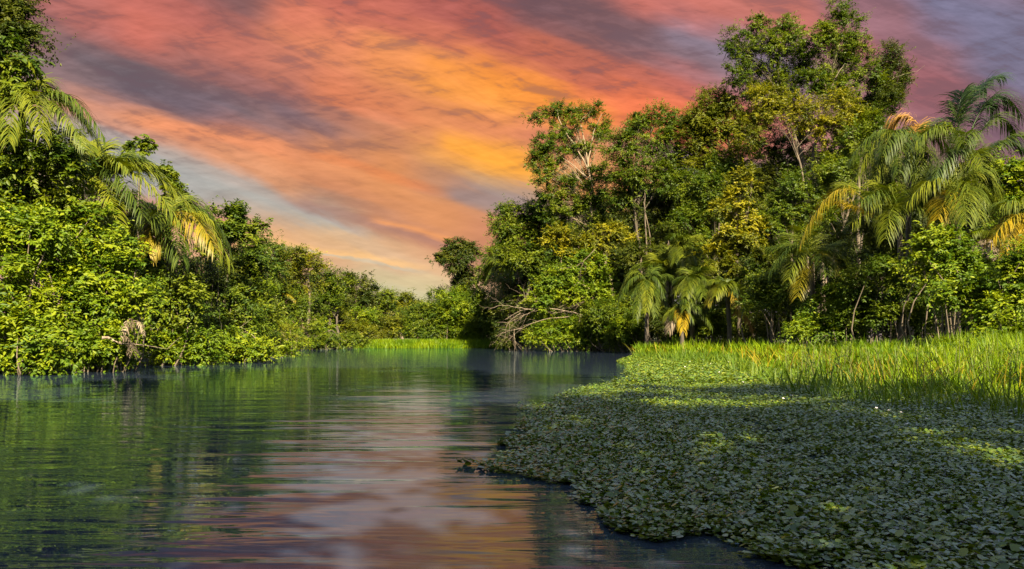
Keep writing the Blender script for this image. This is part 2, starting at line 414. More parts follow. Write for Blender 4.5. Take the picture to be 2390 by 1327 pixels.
MAT = {
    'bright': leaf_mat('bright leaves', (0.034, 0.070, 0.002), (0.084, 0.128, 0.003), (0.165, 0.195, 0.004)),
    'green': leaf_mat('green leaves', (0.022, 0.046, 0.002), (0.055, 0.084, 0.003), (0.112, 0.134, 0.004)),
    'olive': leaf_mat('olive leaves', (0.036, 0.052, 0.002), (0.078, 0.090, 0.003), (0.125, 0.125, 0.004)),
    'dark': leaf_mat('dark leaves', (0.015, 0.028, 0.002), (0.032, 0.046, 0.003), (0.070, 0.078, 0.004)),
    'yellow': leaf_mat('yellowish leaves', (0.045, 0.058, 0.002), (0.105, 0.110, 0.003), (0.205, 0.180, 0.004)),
    'palm': leaf_mat('palm leaflets', (0.026, 0.046, 0.003), (0.060, 0.082, 0.004), (0.115, 0.125, 0.005), trans=0.25, rough=0.55, spec=0.2),
    'palmdark': leaf_mat('dark palm leaflets', (0.016, 0.036, 0.010), (0.030, 0.056, 0.012), (0.058, 0.082, 0.014), trans=0.2, rough=0.5, spec=0.3),
    'palmgold': leaf_mat('golden palm leaflets', (0.070, 0.072, 0.004), (0.135, 0.112, 0.005), (0.230, 0.155, 0.006), trans=0.25, rough=0.45),
    'palmbrown': leaf_mat('withered palm leaflets', (0.13, 0.065, 0.012), (0.22, 0.11, 0.018), (0.30, 0.17, 0.04), trans=0.15, rough=0.6),
    'drygrey': leaf_mat('dry grey leaves', (0.09, 0.066, 0.04), (0.17, 0.13, 0.085), (0.28, 0.22, 0.15), trans=0.1, rough=0.7),
    'grass': leaf_mat('marsh grass', (0.048, 0.100, 0.002), (0.095, 0.155, 0.002), (0.160, 0.210, 0.003), trans=0.35),
    'reed': leaf_mat('reed leaves', (0.040, 0.080, 0.006), (0.070, 0.120, 0.007), (0.115, 0.150, 0.008), trans=0.35),
    'float': leaf_mat('floating plant leaves', (0.040, 0.078, 0.006), (0.080, 0.128, 0.007), (0.155, 0.175, 0.008), trans=0.2, rough=0.3, spec=0.5),
    'petal': leaf_mat('white petals', (0.75, 0.68, 0.68), (0.8, 0.74, 0.74), (0.85, 0.8, 0.8), trans=0.2, tcol=(1, 1, 1)),
    'bark': bark_mat('grey brown bark', (0.045, 0.034, 0.02), (0.14, 0.105, 0.068)),
    'palebark': bark_mat('pale bark', (0.08, 0.058, 0.034), (0.26, 0.195, 0.12)),
    'darkbark': bark_mat('dark bark', (0.028, 0.022, 0.014), (0.09, 0.068, 0.045)),
    'deadwood': bark_mat('bleached dead wood', (0.11, 0.08, 0.05), (0.25, 0.19, 0.13), 6.0),
    'stem': bark_mat('green stems', (0.05, 0.06, 0.012), (0.12, 0.12, 0.025)),
}

# ------------------------------------------------------------------ the setting: ground and water
RIVER = np.array([(-18, -3), (-22, 8), (-21.5, 31), (-18.3, 42), (-15.8, 48), (-16.5, 60), (-19, 71), (-24.5, 82), (-24, 90), (-21, 97), (-20.5, 103), (-20.5, 109), (-1, 108), (1.5, 95), (3, 86), (6, 81), (11, 79),
                  (17, 77), (30, 70), (42, 60), (50, 40), (48, 12), (40, -3)], float)


def poly_in(poly, x, y):
    ins = np.zeros(np.shape(x), bool)
    for (ax, ay), (bx, by) in zip(poly, np.roll(poly, -1, 0)):
        cnd = (ay > y) != (by > y)
        with np.errstate(divide='ignore', invalid='ignore'):
            xi = (bx - ax) * (y - ay) / (by - ay) + ax
        ins ^= cnd & (x < xi)
    return ins


def poly_dist(poly, x, y):
    best = np.full(np.shape(x), 1e9)
    for a, b in zip(poly, np.roll(poly, -1, 0)):
        ab = b - a; t = np.clip(((x - a[0]) * ab[0] + (y - a[1]) * ab[1]) / (ab @ ab), 0, 1)
        best = np.minimum(best, np.hypot(x - a[0] - t * ab[0], y - a[1] - t * ab[1]))
    return best


def ground_h(x, y):
    x = np.asarray(x, float); y = np.asarray(y, float)
    dd = poly_dist(RIVER, x, y); ins = poly_in(RIVER, x, y)
    bump = 0.18 * np.sin(x * 0.7 + 1.3 * np.sin(y * 0.31)) * np.cos(y * 0.53 + 0.8 * np.sin(x * 0.23))
    return np.where(ins, -0.12 - np.minimum(dd * 0.25, 1.4), np.minimum(-0.12 + dd * 0.22, 1.0) + bump * np.minimum(dd / 4, 1))


def axis(lo, hi, step, far):
    a = list(np.arange(lo, hi + 0.01, step)); s = step; l, h = lo, hi
    while h < far: s *= 1.35; h += s; l -= s; a.append(h); a.insert(0, l)
    return np.array(a)


gx, gy = axis(-70, 70, 2.0, 2500), axis(-45, 170, 2.0, 2500)
GX, GY = np.meshgrid(gx, gy)
GZ = ground_h(GX, GY)
nx, ny = len(gx), len(gy)
i, j = np.meshgrid(np.arange(nx - 1), np.arange(ny - 1))
q = (j * nx + i).ravel()
mb = MB(); mb.add(np.c_[GX.ravel(), GY.ravel(), GZ.ravel()], np.c_[q, q + 1, q + nx + 1, q + nx])
m, N, Lk = new_mat('forest floor')
out = N.new('ShaderNodeOutputMaterial'); b = N.new('ShaderNodeBsdfPrincipled'); tc = N.new('ShaderNodeTexCoord')
n = N.new('ShaderNodeTexNoise'); n.inputs['Scale'].default_value = 0.9; n.inputs['Detail'].default_value = 8; Lk.new(tc.outputs['Object'], n.inputs['Vector'])
r = N.new('ShaderNodeValToRGB'); Lk.new(n.outputs[0], r.inputs[0])
r.color_ramp.elements[0].color = (0.020, 0.016, 0.009, 1); r.color_ramp.elements[1].color = (0.055, 0.060, 0.016, 1)
Lk.new(r.outputs[0], b.inputs['Base Color']); b.inputs['Roughness'].default_value = 0.95; Lk.new(b.outputs[0], out.inputs[0])
tag(mb.build('ground', m, smooth=True, tint=False), kind='structure')

mb = MB()
mb.add([(-400, -60, 0), (400, -60, 0), (400, 500, 0), (-400, 500, 0)], [(0, 1, 2, 3)])
m, N, Lk = new_mat('river water')
out = N.new('ShaderNodeOutputMaterial'); tc = N.new('ShaderNodeTexCoord')


def wnoise(sx, sy, scale, detail, dist=0.0, seed=0.0):
    mp = N.new('ShaderNodeMapping'); mp.inputs['Scale'].default_value = (sx, sy, 1); mp.inputs['Location'].default_value = (seed, seed * .7, seed)
    Lk.new(tc.outputs['Object'], mp.inputs[0])
    n = N.new('ShaderNodeTexNoise'); Lk.new(mp.outputs[0], n.inputs['Vector'])
    n.inputs['Scale'].default_value = scale; n.inputs['Detail'].default_value = detail; n.inputs['Distortion'].default_value = dist
    n.inputs['Roughness'].default_value = 0.45
    return n.outputs[0]


def wadd(a, ka, b, kb):
    x = N.new('ShaderNodeMath'); x.operation = 'MULTIPLY'; Lk.new(a, x.inputs[0]); x.inputs[1].default_value = ka
    y = N.new('ShaderNodeMath'); y.operation = 'MULTIPLY_ADD'; Lk.new(b, y.inputs[0]); y.inputs[1].default_value = kb; Lk.new(x.outputs[0], y.inputs[2])
    return y.outputs[0]


swell = wnoise(0.22, 0.9, 1.0, 2, 0.6)
ripple = wnoise(0.5, 2.6, 1.0, 3, 0.9, 3.1)
fine = wnoise(2.2, 7.0, 1.0, 2, 0.5, 8.4)
h = wadd(swell, 0.026, ripple, 0.0085)
h = wadd(h, 1.0, fine, 0.0004)
# the boat's own wash: the waves are steeper round the boat and die away up the river
sp = N.new('ShaderNodeSeparateXYZ'); Lk.new(tc.outputs['Object'], sp.inputs[0])
am = N.new('ShaderNodeMapRange'); am.interpolation_type = 'SMOOTHSTEP'; Lk.new(sp.outputs[1], am.inputs[0])
am.inputs[1].default_value = 4.0; am.inputs[2].default_value = 30.0; am.inputs[3].default_value = 1.6; am.inputs[4].default_value = 0.6
hh = N.new('ShaderNodeMath'); hh.operation = 'MULTIPLY'; Lk.new(h, hh.inputs[0]); Lk.new(am.outputs[0], hh.inputs[1])
bp = N.new('ShaderNodeBump'); bp.inputs['Strength'].default_value = 1.0; bp.inputs['Distance'].default_value = 1.0
Lk.new(hh.outputs[0], bp.inputs['Height'])
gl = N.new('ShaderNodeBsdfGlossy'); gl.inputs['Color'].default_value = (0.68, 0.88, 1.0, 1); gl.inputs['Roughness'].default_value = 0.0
Lk.new(bp.outputs[0], gl.inputs['Normal'])
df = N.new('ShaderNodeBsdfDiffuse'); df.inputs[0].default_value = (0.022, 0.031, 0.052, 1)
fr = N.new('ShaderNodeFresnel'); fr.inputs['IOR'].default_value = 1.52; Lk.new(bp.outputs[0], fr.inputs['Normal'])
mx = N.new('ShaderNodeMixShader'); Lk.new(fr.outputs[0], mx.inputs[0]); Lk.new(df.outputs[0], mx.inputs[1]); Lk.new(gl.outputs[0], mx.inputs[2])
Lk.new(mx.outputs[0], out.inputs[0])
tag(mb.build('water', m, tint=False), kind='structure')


# ------------------------------------------------------------------ builders: trees, shrubs, palms
def to_blobs(d, blobs, depth=0.9):
    o = []
    for bl in blobs:
        px, py, rx, ry = bl[:4]; dd = d + (bl[4] if len(bl) > 4 else rng.uniform(-1, 1) * min(rx, ry) / F * d * 0.5)
        c = P(px, py, dd); s = dd / F
        o.append((*c, rx * s, min(rx, ry) * s * depth, ry * s))
    return o


def tree(name, label, d, blobs, trunk=None, L=0.22, k=3.6, mat='green', bark='bark', r0=0.28, cat='tree', group=None, clump=1.3, limbs=0.75,
         droop=0.3, shape='far', extra=(), aspect=0.45, spread=0.55, crown='crown', stem='trunk', bias=2.2, world=False, ragged=True):
    B = list(blobs) if world else to_blobs(d, blobs)
    if not world and ragged:
        for b_ in list(B):
            for _ in range(2):
                q_ = nrm(rng.normal(size=3) + np.array([0, 0, .35])); f_ = rng.uniform(.18, .34)
                B.append((b_[0] + q_[0] * b_[3] * 1.02, b_[1] + q_[1] * b_[4], b_[2] + q_[2] * b_[5] * 1.02, b_[3] * f_, b_[4] * f_, b_[5] * f_ * .8))
        B = [(*b_[:3], b_[3] * .93, b_[4] * .93, b_[5] * .93) for b_ in B]
    if world: trunk = trunk
    elif trunk is None:
        bx = np.mean([b[0] for b in blobs]); top = min(blobs, key=lambda b: b[1])
        trunk = [(bx, None), ((bx + top[0]) / 2 + rng.uniform(-6, 6), (PY0 + top[1]) / 2), (top[0], top[1])]
    t0 = trunk[0] if world else P(trunk[0][0], PY0, d)
    bz = float(ground_h(t0[0], t0[1])) - 0.15
    base = np.array([t0[0], t0[1], bz])
    pts = [base] + ([np.array(p) for p in trunk[1:]] if world else [P(x, y, d + rng.uniform(-.3, .3)) for x, y in trunk[1:]])
    tr = curve(pts, 16, 0.04)
    root = empty(name, base)
    mt = MB()
    z = np.linspace(0, 1, len(tr))
    tube(mt, tr, r0 * (1 - 0.8 * z) * (1 + 0.5 * np.exp(-z * 18)), 8)
    mc = MB()
    cc = foliage(mc, B, L, k, clump, aspect, droop, shape, spread=spread, bias=bias)
    hub = []
    for bl in (B if world else [b_ for b_ in B if b_[3] > 0.45]):   # a limb to every mass of leaves, branches on to the clumps
        c = np.array(bl[:3])
        lower = [i for i in range(len(tr)) if tr[i][2] < c[2] - 0.25 * bl[5]] or [0]
        s = tr[lower[int(len(lower) * rng.uniform(0.55, 0.98))]] if len(lower) > 1 else tr[0]
        mid = (s + c) / 2 + np.array([0, 0, 0.12 * np.linalg.norm(c - s)]) + rng.normal(0, 0.2, 3)
        lp = curve([s, mid, c], 9, 0.03)
        rr = r0 * 0.22 * min(1, 0.5 + bl[3] / 4)
        tube(mt, lp, np.linspace(rr, rr * 0.3, len(lp)), 5)
        near = cc[np.argsort(np.linalg.norm((cc - c) / np.array(bl[3:]), axis=1))[:40]]
        for e in near[rng.random(len(near)) < limbs * 0.5]:
            a = lp[rng.integers(3, len(lp))]
            bp_ = curve([a, (a + e) / 2 + rng.normal(0, 0.15, 3) + np.array([0, 0, 0.1]), e], 5)
            tube(mt, bp_, np.linspace(rr * 0.35, rr * 0.08, len(bp_)), 4)
    for ex in extra:                                 # further stems, given as (px, py) paths and a radius
        pth, rad = ex
        p0 = P(pth[0][0], PY0, d)
        pp = [np.array([p0[0], p0[1], bz]) if pth[0][1] is None else P(pth[0][0], pth[0][1], d - 0.5)] + [P(x, y, d - 0.5) for x, y in pth[1:]]
        c_ = curve(pp, 14, 0.03); tube(mt, c_, np.linspace(rad, rad * 0.35, len(c_)), 6)
    mt.build(stem, MAT[bark], root, base, smooth=True)
    mc.build(crown, MAT[mat], root, base)
    tag(root, label, cat, group)
    return root


def shrub(label, d, blobs, L=0.24, k=3.2, mat='bright', name='shrub', cat='shrub', group=None, clump=0.8, droop=0.35, shape='leaf', nst=4, bark='bark', aspect=0.45, spread=0.6, nl=9, bias=2.0):
    B = to_blobs(d, blobs)
    bx = np.mean([b[0] for b in B]); by = np.mean([b[1] for b in B])
    base = np.array([bx, by, float(ground_h(bx, by)) - 0.1])
    root = empty(name, base)
    mc = MB(); cc = foliage(mc, B, L, k, clump, aspect, droop, shape, spread=spread, nl=nl, bias=bias)
    ms = MB()
    for bl in B:
        for s in range(nst):
            e = np.array(bl[:3]) + rng.normal(0, 0.45, 3) * np.array(bl[3:])
            s0 = np.array([base[0] * .5 + e[0] * .5 + rng.normal(0, .3), base[1] * .5 + e[1] * .5 + rng.normal(0, .3), 0])
            s0[2] = float(ground_h(s0[0], s0[1])) - 0.1
            ln = np.linalg.norm(e - s0)
            pp = curve([s0, s0 * .5 + e * .5 + rng.normal(0, .12 * ln, 3) * np.array([1, 1, .3]), e], 8)
            tube(ms, pp, np.linspace(0.012 * ln + .015, .012, len(pp)), 5)
    ms.build('stem', MAT[bark], root, base, smooth=True)
    mc.build('foliage', MAT[mat], root, base)
    tag(root, label, cat, group)
    return root


def frond(mb, ms, H, T, arch, Ll, n=46, droop=0.8, w=0.05, r=rng, rr=0.035, bare=0.16, ragged=0.1):
    """A feather leaf: arching rib from hub H to tip T and two rows of hanging leaflets."""
    H, T = np.asarray(H, float), np.asarray(T, float)
    c = H * 0.52 + T * 0.48 + np.array([0, 0, arch * 2.0])
    t = np.linspace(0, 1, 22)[:, None]
    rib = (1 - t) ** 2 * H + 2 * t * (1 - t) * c + t ** 2 * T
    tube(ms, rib, np.linspace(rr, rr * 0.2, len(rib)), 5)
    tt = np.repeat(np.linspace(bare, 1.0, n), 2); sg = np.tile([1.0, -1.0], n)
    tt = np.clip(tt + r.normal(0, 0.006, len(tt)), 0, 1)
    keep = r.random(len(tt)) > ragged; tt, sg = tt[keep], sg[keep]
    q_ = tt[:, None]
    p0 = (1 - q_) ** 2 * H + 2 * q_ * (1 - q_) * c + q_ ** 2 * T
    tan = nrm(2 * (1 - q_) * (c - H) + 2 * q_ * (T - c))
    side = nrm(np.cross(tan, np.array([0, 0, 1.0])) + 1e-5)
    upv = np.cross(side, tan)
    ln = Ll * (0.45 + 0.55 * np.sin(np.pi * np.clip((tt - bare) / (1 - bare) * 0.86 + 0.1, 0, 1))) * r.uniform(0.8, 1.12, len(tt))
    D = nrm(side * sg[:, None] * 0.85 + tan * (0.55 + 0.5 * tt[:, None]) + upv * r.uniform(-0.05, 0.5, (len(tt), 1)) + r.normal(0, 0.13, (len(tt), 3)))
    V = [p0]; dirn = D
    g = np.array([0, 0, -1.0])
    for s in range(4):
        dirn = nrm(dirn + g * (droop * (0.12 + 0.22 * s)) * r.uniform(0.7, 1.3, (len(tt), 1)))
        V.append(V[-1] + dirn * (ln / 4)[:, None])
    wd = nrm(np.cross(D, upv + 0.4 * side * sg[:, None])); ws = np.array([0.5, 1.0, 0.9, 0.6, 0.05]) * w
    vv = np.stack([np.stack([V[s] - wd * ws[s] * 0.5, V[s] + wd * ws[s] * 0.5], 1) for s in range(5)], 1)   # n,5,2,3
    m_ = len(tt); base = (np.arange(m_) * 10)[:, None]
    f = np.concatenate([base + np.array([2 * s, 2 * s + 1, 2 * s + 3, 2 * s + 2])[None] for s in range(4)])
    fr_ = r.random()
    mb.add(vv.reshape(-1, 3), f, np.repeat(np.c_[np.full(m_, fr_), r.random(m_)], 10, 0))


def palm(label, d, hub, fronds, trunk=None, Ll=1.3, mat='palm', r0=0.16, droop=0.8, auto=None, alen=None, w=0.06, n=46, name='palm_tree', group=None, base_px=None, stub=True):
    """hub (px, py); fronds: (tip px, tip py, depth towards far side m, arch px[, material[, droop[, start px, start py]]])."""
    h = P(hub[0], hub[1], d)
    bx = P(base_px if base_px is not None else hub[0], PY0, d)
    base = np.array([bx[0], bx[1], float(ground_h(bx[0], bx[1])) - 0.1])
    root = empty(name, base)
    mt = MB()
    tp = curve([base, (base + h) / 2 + rng.normal(0, .12, 3), h], 12)
    tube(mt, tp, np.linspace(r0 * 1.25, r0, len(tp)), 8)
    mt.build('trunk', MAT['darkbark'], root, base, smooth=True)
    s = d / F
    for fd in fronds:
        tx, ty, dd, ar = fd[:4]; mm = fd[4] if len(fd) > 4 else mat; dr = fd[5] if len(fd) > 5 else droop
        st = P(fd[6], fd[7], d + dd * 0.2) if len(fd) > 7 else h
        mb = MB(); frond(mb, mb, st, P(tx, ty, d + dd), ar * s, Ll, int(n * 1.6), dr * 1.15, w * 0.75)
        mb.build('frond', MAT[mm], root, base)
    if auto is None: auto = max(3, 13 - len(fronds))
    if alen is None: alen = np.mean([np.hypot(f[0] - hub[0], f[1] - hub[1]) for f in fronds]) * s * 1.05
    for a in range(auto):
        az = (a + rng.uniform(-.3, .3)) / max(auto, 1) * 2 * math.pi; le = alen * rng.uniform(.75, 1.1); e = rng.uniform(-0.5, 0.75)
        T = h + np.array([math.cos(az) * math.cos(e), math.sin(az) * math.cos(e), math.sin(e)]) * le
        mb = MB(); frond(mb, mb, h, T, le * rng.uniform(.15, .3), Ll, int(n * 1.5), droop * 1.1, w * 0.75)
        mb.build('frond', MAT[mat], root, base)
    tag(root, label, 'palm', group)
    return root


def dead_branch(name, label, paths, d, rad, mat='deadwood', cat='dead branch', group=None, twigs=5, base=None):
    """Bare wood given as (px, py) paths; each path carries a few forked twigs."""
    allp = [[P(x, y, d + (rng.uniform(-.4, .4) if k else 0)) for k, (x, y) in enumerate(p)] for p in paths]
    o = np.array(allp[0][0])
    mb = MB()
    for k, p in enumerate(allp):
        c_ = curve(p, 16, 0.02); r_ = rad * (1.0 if k == 0 else 0.6)
        tube(mb, c_, np.linspace(r_, r_ * 0.3, len(c_)), 6)
        for _ in range(twigs):
            i0 = rng.integers(4, len(c_) - 1); a = c_[i0]
            dr = nrm(nrm(c_[-1] - c_[0]) + rng.normal(0, .7, 3)); ln = rng.uniform(.8, 2.4)
            e = a + dr * ln
            t_ = curve([a, a + dr * ln * .5 + rng.normal(0, .12, 3), e], 7)
            tube(mb, t_, np.linspace(r_ * .4, r_ * .12, len(t_)), 4)
            for _ in range(2):
                b_ = t_[rng.integers(2, len(t_))]; e2 = b_ + nrm(dr + rng.normal(0, .8, 3)) * ln * .4
                tube(mb, np.array([b_, (b_ + e2) / 2 + rng.normal(0, .05, 3), e2]), np.array([r_ * .22, r_ * .15, r_ * .07]), 3)
    ob = mb.build(name, MAT[mat], None, o, smooth=True)
    tag(ob, label, cat, group)
    return ob


#@@PLACES@@
# ================================================================== LEFT BANK (about 32 to 70 m off)
LB = 'shrubs crowding the left bank'
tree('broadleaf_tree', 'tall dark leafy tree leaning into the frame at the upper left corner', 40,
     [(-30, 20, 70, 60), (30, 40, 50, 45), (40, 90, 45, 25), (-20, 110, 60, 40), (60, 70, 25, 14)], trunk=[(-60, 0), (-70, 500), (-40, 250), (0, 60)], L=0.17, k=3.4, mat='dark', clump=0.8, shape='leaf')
tree('broadleaf_tree', 'big leaved tree with bright limp leaves below the dark corner tree', 36,
     [(20, 125, 55, 30), (50, 150, 40, 20), (-10, 185, 60, 40), (35, 195, 35, 25)], trunk=[(-40, 0), (-30, 500), (-10, 300), (20, 150)], L=0.30, k=3.0, mat='green', clump=0.8, shape='leaf', aspect=0.36, droop=0.6)
palm('arching feather palm highest on the left bank, fronds drooping over the bushes', 37, (52, 262),
     [(244, 320, -0.5, 70), (200, 345, -2.5, 60), (100, 318, -4.5, 66), (-50, 330, -2, 70), (120, 205, 1.5, 40), (60, 200, 2.0, 30), (10, 205, 1, 40), (210, 300, 2, 64), (150, 370, -1.5, 50), (20, 330, -3.5, 60), (235, 345, 1.2, 75)],
     Ll=1.25, droop=0.95, w=0.075, n=44)
palm('broad feather palm with stiff upright leaflets on its long frond above the left bank', 40, (205, 425),
     [(442, 480, 0.5, 62), (400, 450, 2.0, 70), (300, 362, 1.5, 8), (352, 385, 0.5, 16), (262, 372, -1, 6), (300, 395, -1.5, 30), (330, 500, -2.5, 60), (250, 345, 1.5, 26), (210, 330, 2.5, 26), (120, 440, -1.5, 50), (420, 520, -1.5, 66), (275, 520, -3, 50)],
     Ll=1.45, droop=0.55, w=0.085, n=46)
palm('feather palm with golden hanging leaflets between left bank bushes and far trees', 43, (392, 525),
     [(540, 615, -0.5, 58), (285, 560, -1.0, 40), (500, 580, -2.5, 50, 'palmgold'), (345, 590, -2.5, 40, 'palmgold'), (470, 500, 1.5, 44), (300, 505, 1.0, 40), (420, 600, -3, 36), (535, 580, 1.0, 66)],
     Ll=1.75, droop=1.2, w=0.085, n=44)
tree('slender_tree', 'slender vine clad tree with two leafy columns standing above the left palms', 46,
     [(297, 338, 11, 11), (302, 360, 8, 16), (308, 385, 8, 14), (340, 326, 15, 10), (336, 350, 10, 18), (353, 340, 8, 8), (334, 380, 9, 16)], trunk=[(322, 0), (322, 600), (322, 440), (338, 330)], L=0.22, k=3.5, mat='green', r0=0.10, clump=0.25, shape='leaf', droop=0.6, limbs=0.2)
tree('slender_tree', 'short leafy column rising behind the broad left palm frond', 48,
     [(388, 392, 15, 13), (400, 415, 14, 18), (398, 450, 18, 26), (412, 440, 12, 14)], trunk=[(395, 0), (395, 600), (395, 400)], L=0.19, k=6, mat='green', r0=0.09, clump=0.35, shape='leaf', droop=0.6, limbs=0.2)
tree('broadleaf_tree', 'tree with open crown and loose outer sprigs beside the golden left palm', 52,
     [(556, 500, 32, 22), (570, 530, 30, 24), (530, 540, 34, 30), (484, 494, 9, 7), (505, 505, 12, 7), (610, 523, 10, 8), (545, 485, 14, 10), (500, 570, 40, 34)], trunk=[(530, 0), (525, 700), (545, 520)], L=0.20, k=4, mat='green', r0=0.16, clump=0.55, shape='leaf')
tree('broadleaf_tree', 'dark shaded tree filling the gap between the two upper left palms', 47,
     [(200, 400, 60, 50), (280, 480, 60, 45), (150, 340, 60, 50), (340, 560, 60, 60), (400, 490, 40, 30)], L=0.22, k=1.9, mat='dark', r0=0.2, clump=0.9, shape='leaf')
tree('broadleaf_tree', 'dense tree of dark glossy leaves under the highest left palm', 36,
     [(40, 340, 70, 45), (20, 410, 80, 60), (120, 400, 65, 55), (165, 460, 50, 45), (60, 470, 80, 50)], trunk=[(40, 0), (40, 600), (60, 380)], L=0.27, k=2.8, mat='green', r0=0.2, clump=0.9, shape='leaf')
shrub('bright leafy shrub pressed against the left edge halfway up the bank', 33.5, [(40, 560, 85, 50), (10, 500, 60, 40), (110, 540, 60, 36)], L=0.213, k=2.21, group=LB)
shrub('bright yellow green shrub below the broad palm fronds on the left bank', 36, [(170, 530, 70, 36), (240, 570, 60, 42), (210, 505, 40, 25), (290, 600, 36, 26)], L=0.197, k=2.55, group=LB)
shrub('leafy shrub with drooping sprays over a dark hollow on the left bank', 35, [(120, 630, 70, 40), (210, 650, 70, 40), (280, 640, 45, 36)], L=0.205, k=2.21, group=LB)
shrub('shrub with long narrow leaves at the left edge over the water', 32.5, [(20, 650, 70, 45), (60, 700, 60, 40), (-20, 720, 50, 50)], L=0.262, k=1.87, group=LB, aspect=0.3)
shrub('bright shrub in the middle of the left bank under the sprays', 34.5, [(170, 710, 75, 40), (250, 730, 60, 40), (110, 740, 60, 36), (320, 700, 40, 40)], L=0.189, k=2.29, group=LB)
shrub('shrub hanging to the water at the left edge of the river', 31.8, [(30, 780, 75, 42), (100, 800, 60, 40), (20, 835, 70, 28), (120, 845, 60, 22)], L=0.197, k=2.21, group=LB)
shrub('low shrub beside the pale withered leaves at the waterline', 34, [(190, 790, 70, 40), (260, 800, 50, 36), (200, 838, 70, 22), (290, 835, 50, 20)], L=0.172, k=2.29, group=LB)
shrub('low spreading yellow green bush right of the pale withered leaves', 42, [(390, 775, 50, 26), (450, 795, 60, 28), (390, 820, 60, 24), (470, 830, 60, 18), (350, 790, 40, 24)], L=0.180, k=2.72, group=LB)
shrub('low bush reaching over the water on the left bank point', 47, [(530, 800, 55, 26), (590, 815, 50, 22), (540, 830, 50, 14), (625, 828, 36, 14)], L=0.180, k=2.72, group=LB)
shrub('last low bush at the tip of the left bank point', 60, [(640, 815, 34, 16), (665, 825, 24, 9), (600, 800, 40, 20)], L=0.180, k=2.72, group=LB)
shrub('small dry twiggy bush behind the tip of the left bank point', 68, [(640, 770, 30, 26), (670, 785, 24, 20)], L=0.164, k=1.19, mat='olive', bark='deadwood', nst=14, group=LB)
tree('vine_thicket', 'dark tangle of hanging vines on a tree below the golden left palm', 46,
     [(430, 650, 50, 50), (480, 690, 45, 50), (400, 720, 40, 30), (510, 640, 40, 50)], trunk=[(440, 0), (450, 740), (430, 620)], L=0.17, k=1.5, mat='dark', bark='darkbark', r0=0.2, clump=0.7, cat='vines',
     extra=[([(400 + 14 * i + rng.uniform(-6, 6), 600 + rng.uniform(-20, 40)), (404 + 13 * i, 690), (396 + 14 * i + rng.uniform(-12, 12), 770)], 0.03) for i in range(9)], crown='foliage', stem='vines')
tree('broadleaf_tree', 'mid green tree with small leaves right of the dark vine tangle', 57,
     [(560, 640, 45, 60), (530, 700, 40, 45), (590, 590, 40, 40), (560, 750, 50, 36), (610, 720, 40, 50)], L=0.2, k=3.2, mat='green', r0=0.18, clump=0.8)
tree('broadleaf_tree', 'half hidden tree of yellow green leaves behind the left bank shrubs', 50,
     [(330, 640, 45, 40), (350, 700, 45, 40), (310, 690, 40, 40), (420, 745, 50, 22)], L=0.22, k=3.0, mat='bright', r0=0.15, clump=0.7, shape='leaf')

shrub('dark bush hung with vines wrapped round the golden palm trunk', 42, [(385, 680, 40, 50), (435, 700, 40, 44), (400, 740, 50, 26), (365, 640, 30, 36)], L=0.2, k=2.4, mat='green', group=LB)
shrub('shaggy bush on the left bank below the sprigged tree', 51, [(540, 730, 50, 44), (570, 770, 44, 26), (500, 760, 44, 26), (525, 680, 36, 30)], L=0.2, k=2.4, mat='green', group=LB)
FS = 'low bushes along the far waterline'
for lab_, d_, bl_, mt_ in [('low far bush at the waterline beyond the left bank point', 84, [(670, 790, 34, 16), (700, 800, 30, 10)], 'bright'), ('low far bush around the fallen log', 90, [(735, 797, 36, 14), (760, 790, 30, 16)], 'green'),
                           ('low far bush round the foot of the dark leaning trunk', 98, [(800, 795, 34, 16), (830, 797, 26, 14), (775, 802, 26, 10)], 'green')]:
    shrub(lab_, d_, bl_, L=0.22, k=3.0, mat=mt_, group=FS, shape='far', clump=.7)

# pale withered leaves and driftwood at the waterline
o0 = P(330, 770, 33.6); root = empty('withered_frond', o0)
mb = MB(); sts = []
for a in range(9):
    sx, sy = 322 + rng.uniform(-34, 20), 752 + rng.uniform(-12, 50)
    st = P(sx, sy, 33.2 + rng.uniform(-.3, .3)); en = P(sx + rng.uniform(-14, 24), sy + rng.uniform(16, 44), 32.8 + rng.uniform(-.5, .3)); sts.append(st)
    frond(mb, mb, st, en, rng.uniform(.0, .18), rng.uniform(.2, .42), 11, 1.4, 0.04, rr=0.012, bare=0.05, ragged=.35)
sts.sort(key=lambda q_: -q_[2]); tube(mb, curve(sts, 40), np.full(len(curve(sts, 40)), .014), 4)
mb.build('leaflets', MAT['drygrey'], root, o0)
tag(root, 'pale withered palm leaves hanging to the water among left bank bushes', 'dead leaves')
dead_branch('driftwood_branch', 'pale broken branch poking out left of the withered leaves', [[(238, 788), (252, 787), (264, 793), (285, 802)]], 33, 0.075, twigs=1)
dead_branch('dead_branch', 'thin bare twigs above the low bushes of the left bank point', [[(520, 780), (545, 772), (560, 770)], [(505, 765), (540, 752)], [(600, 790), (575, 775), (555, 778)]], 50, 0.05, twigs=3)

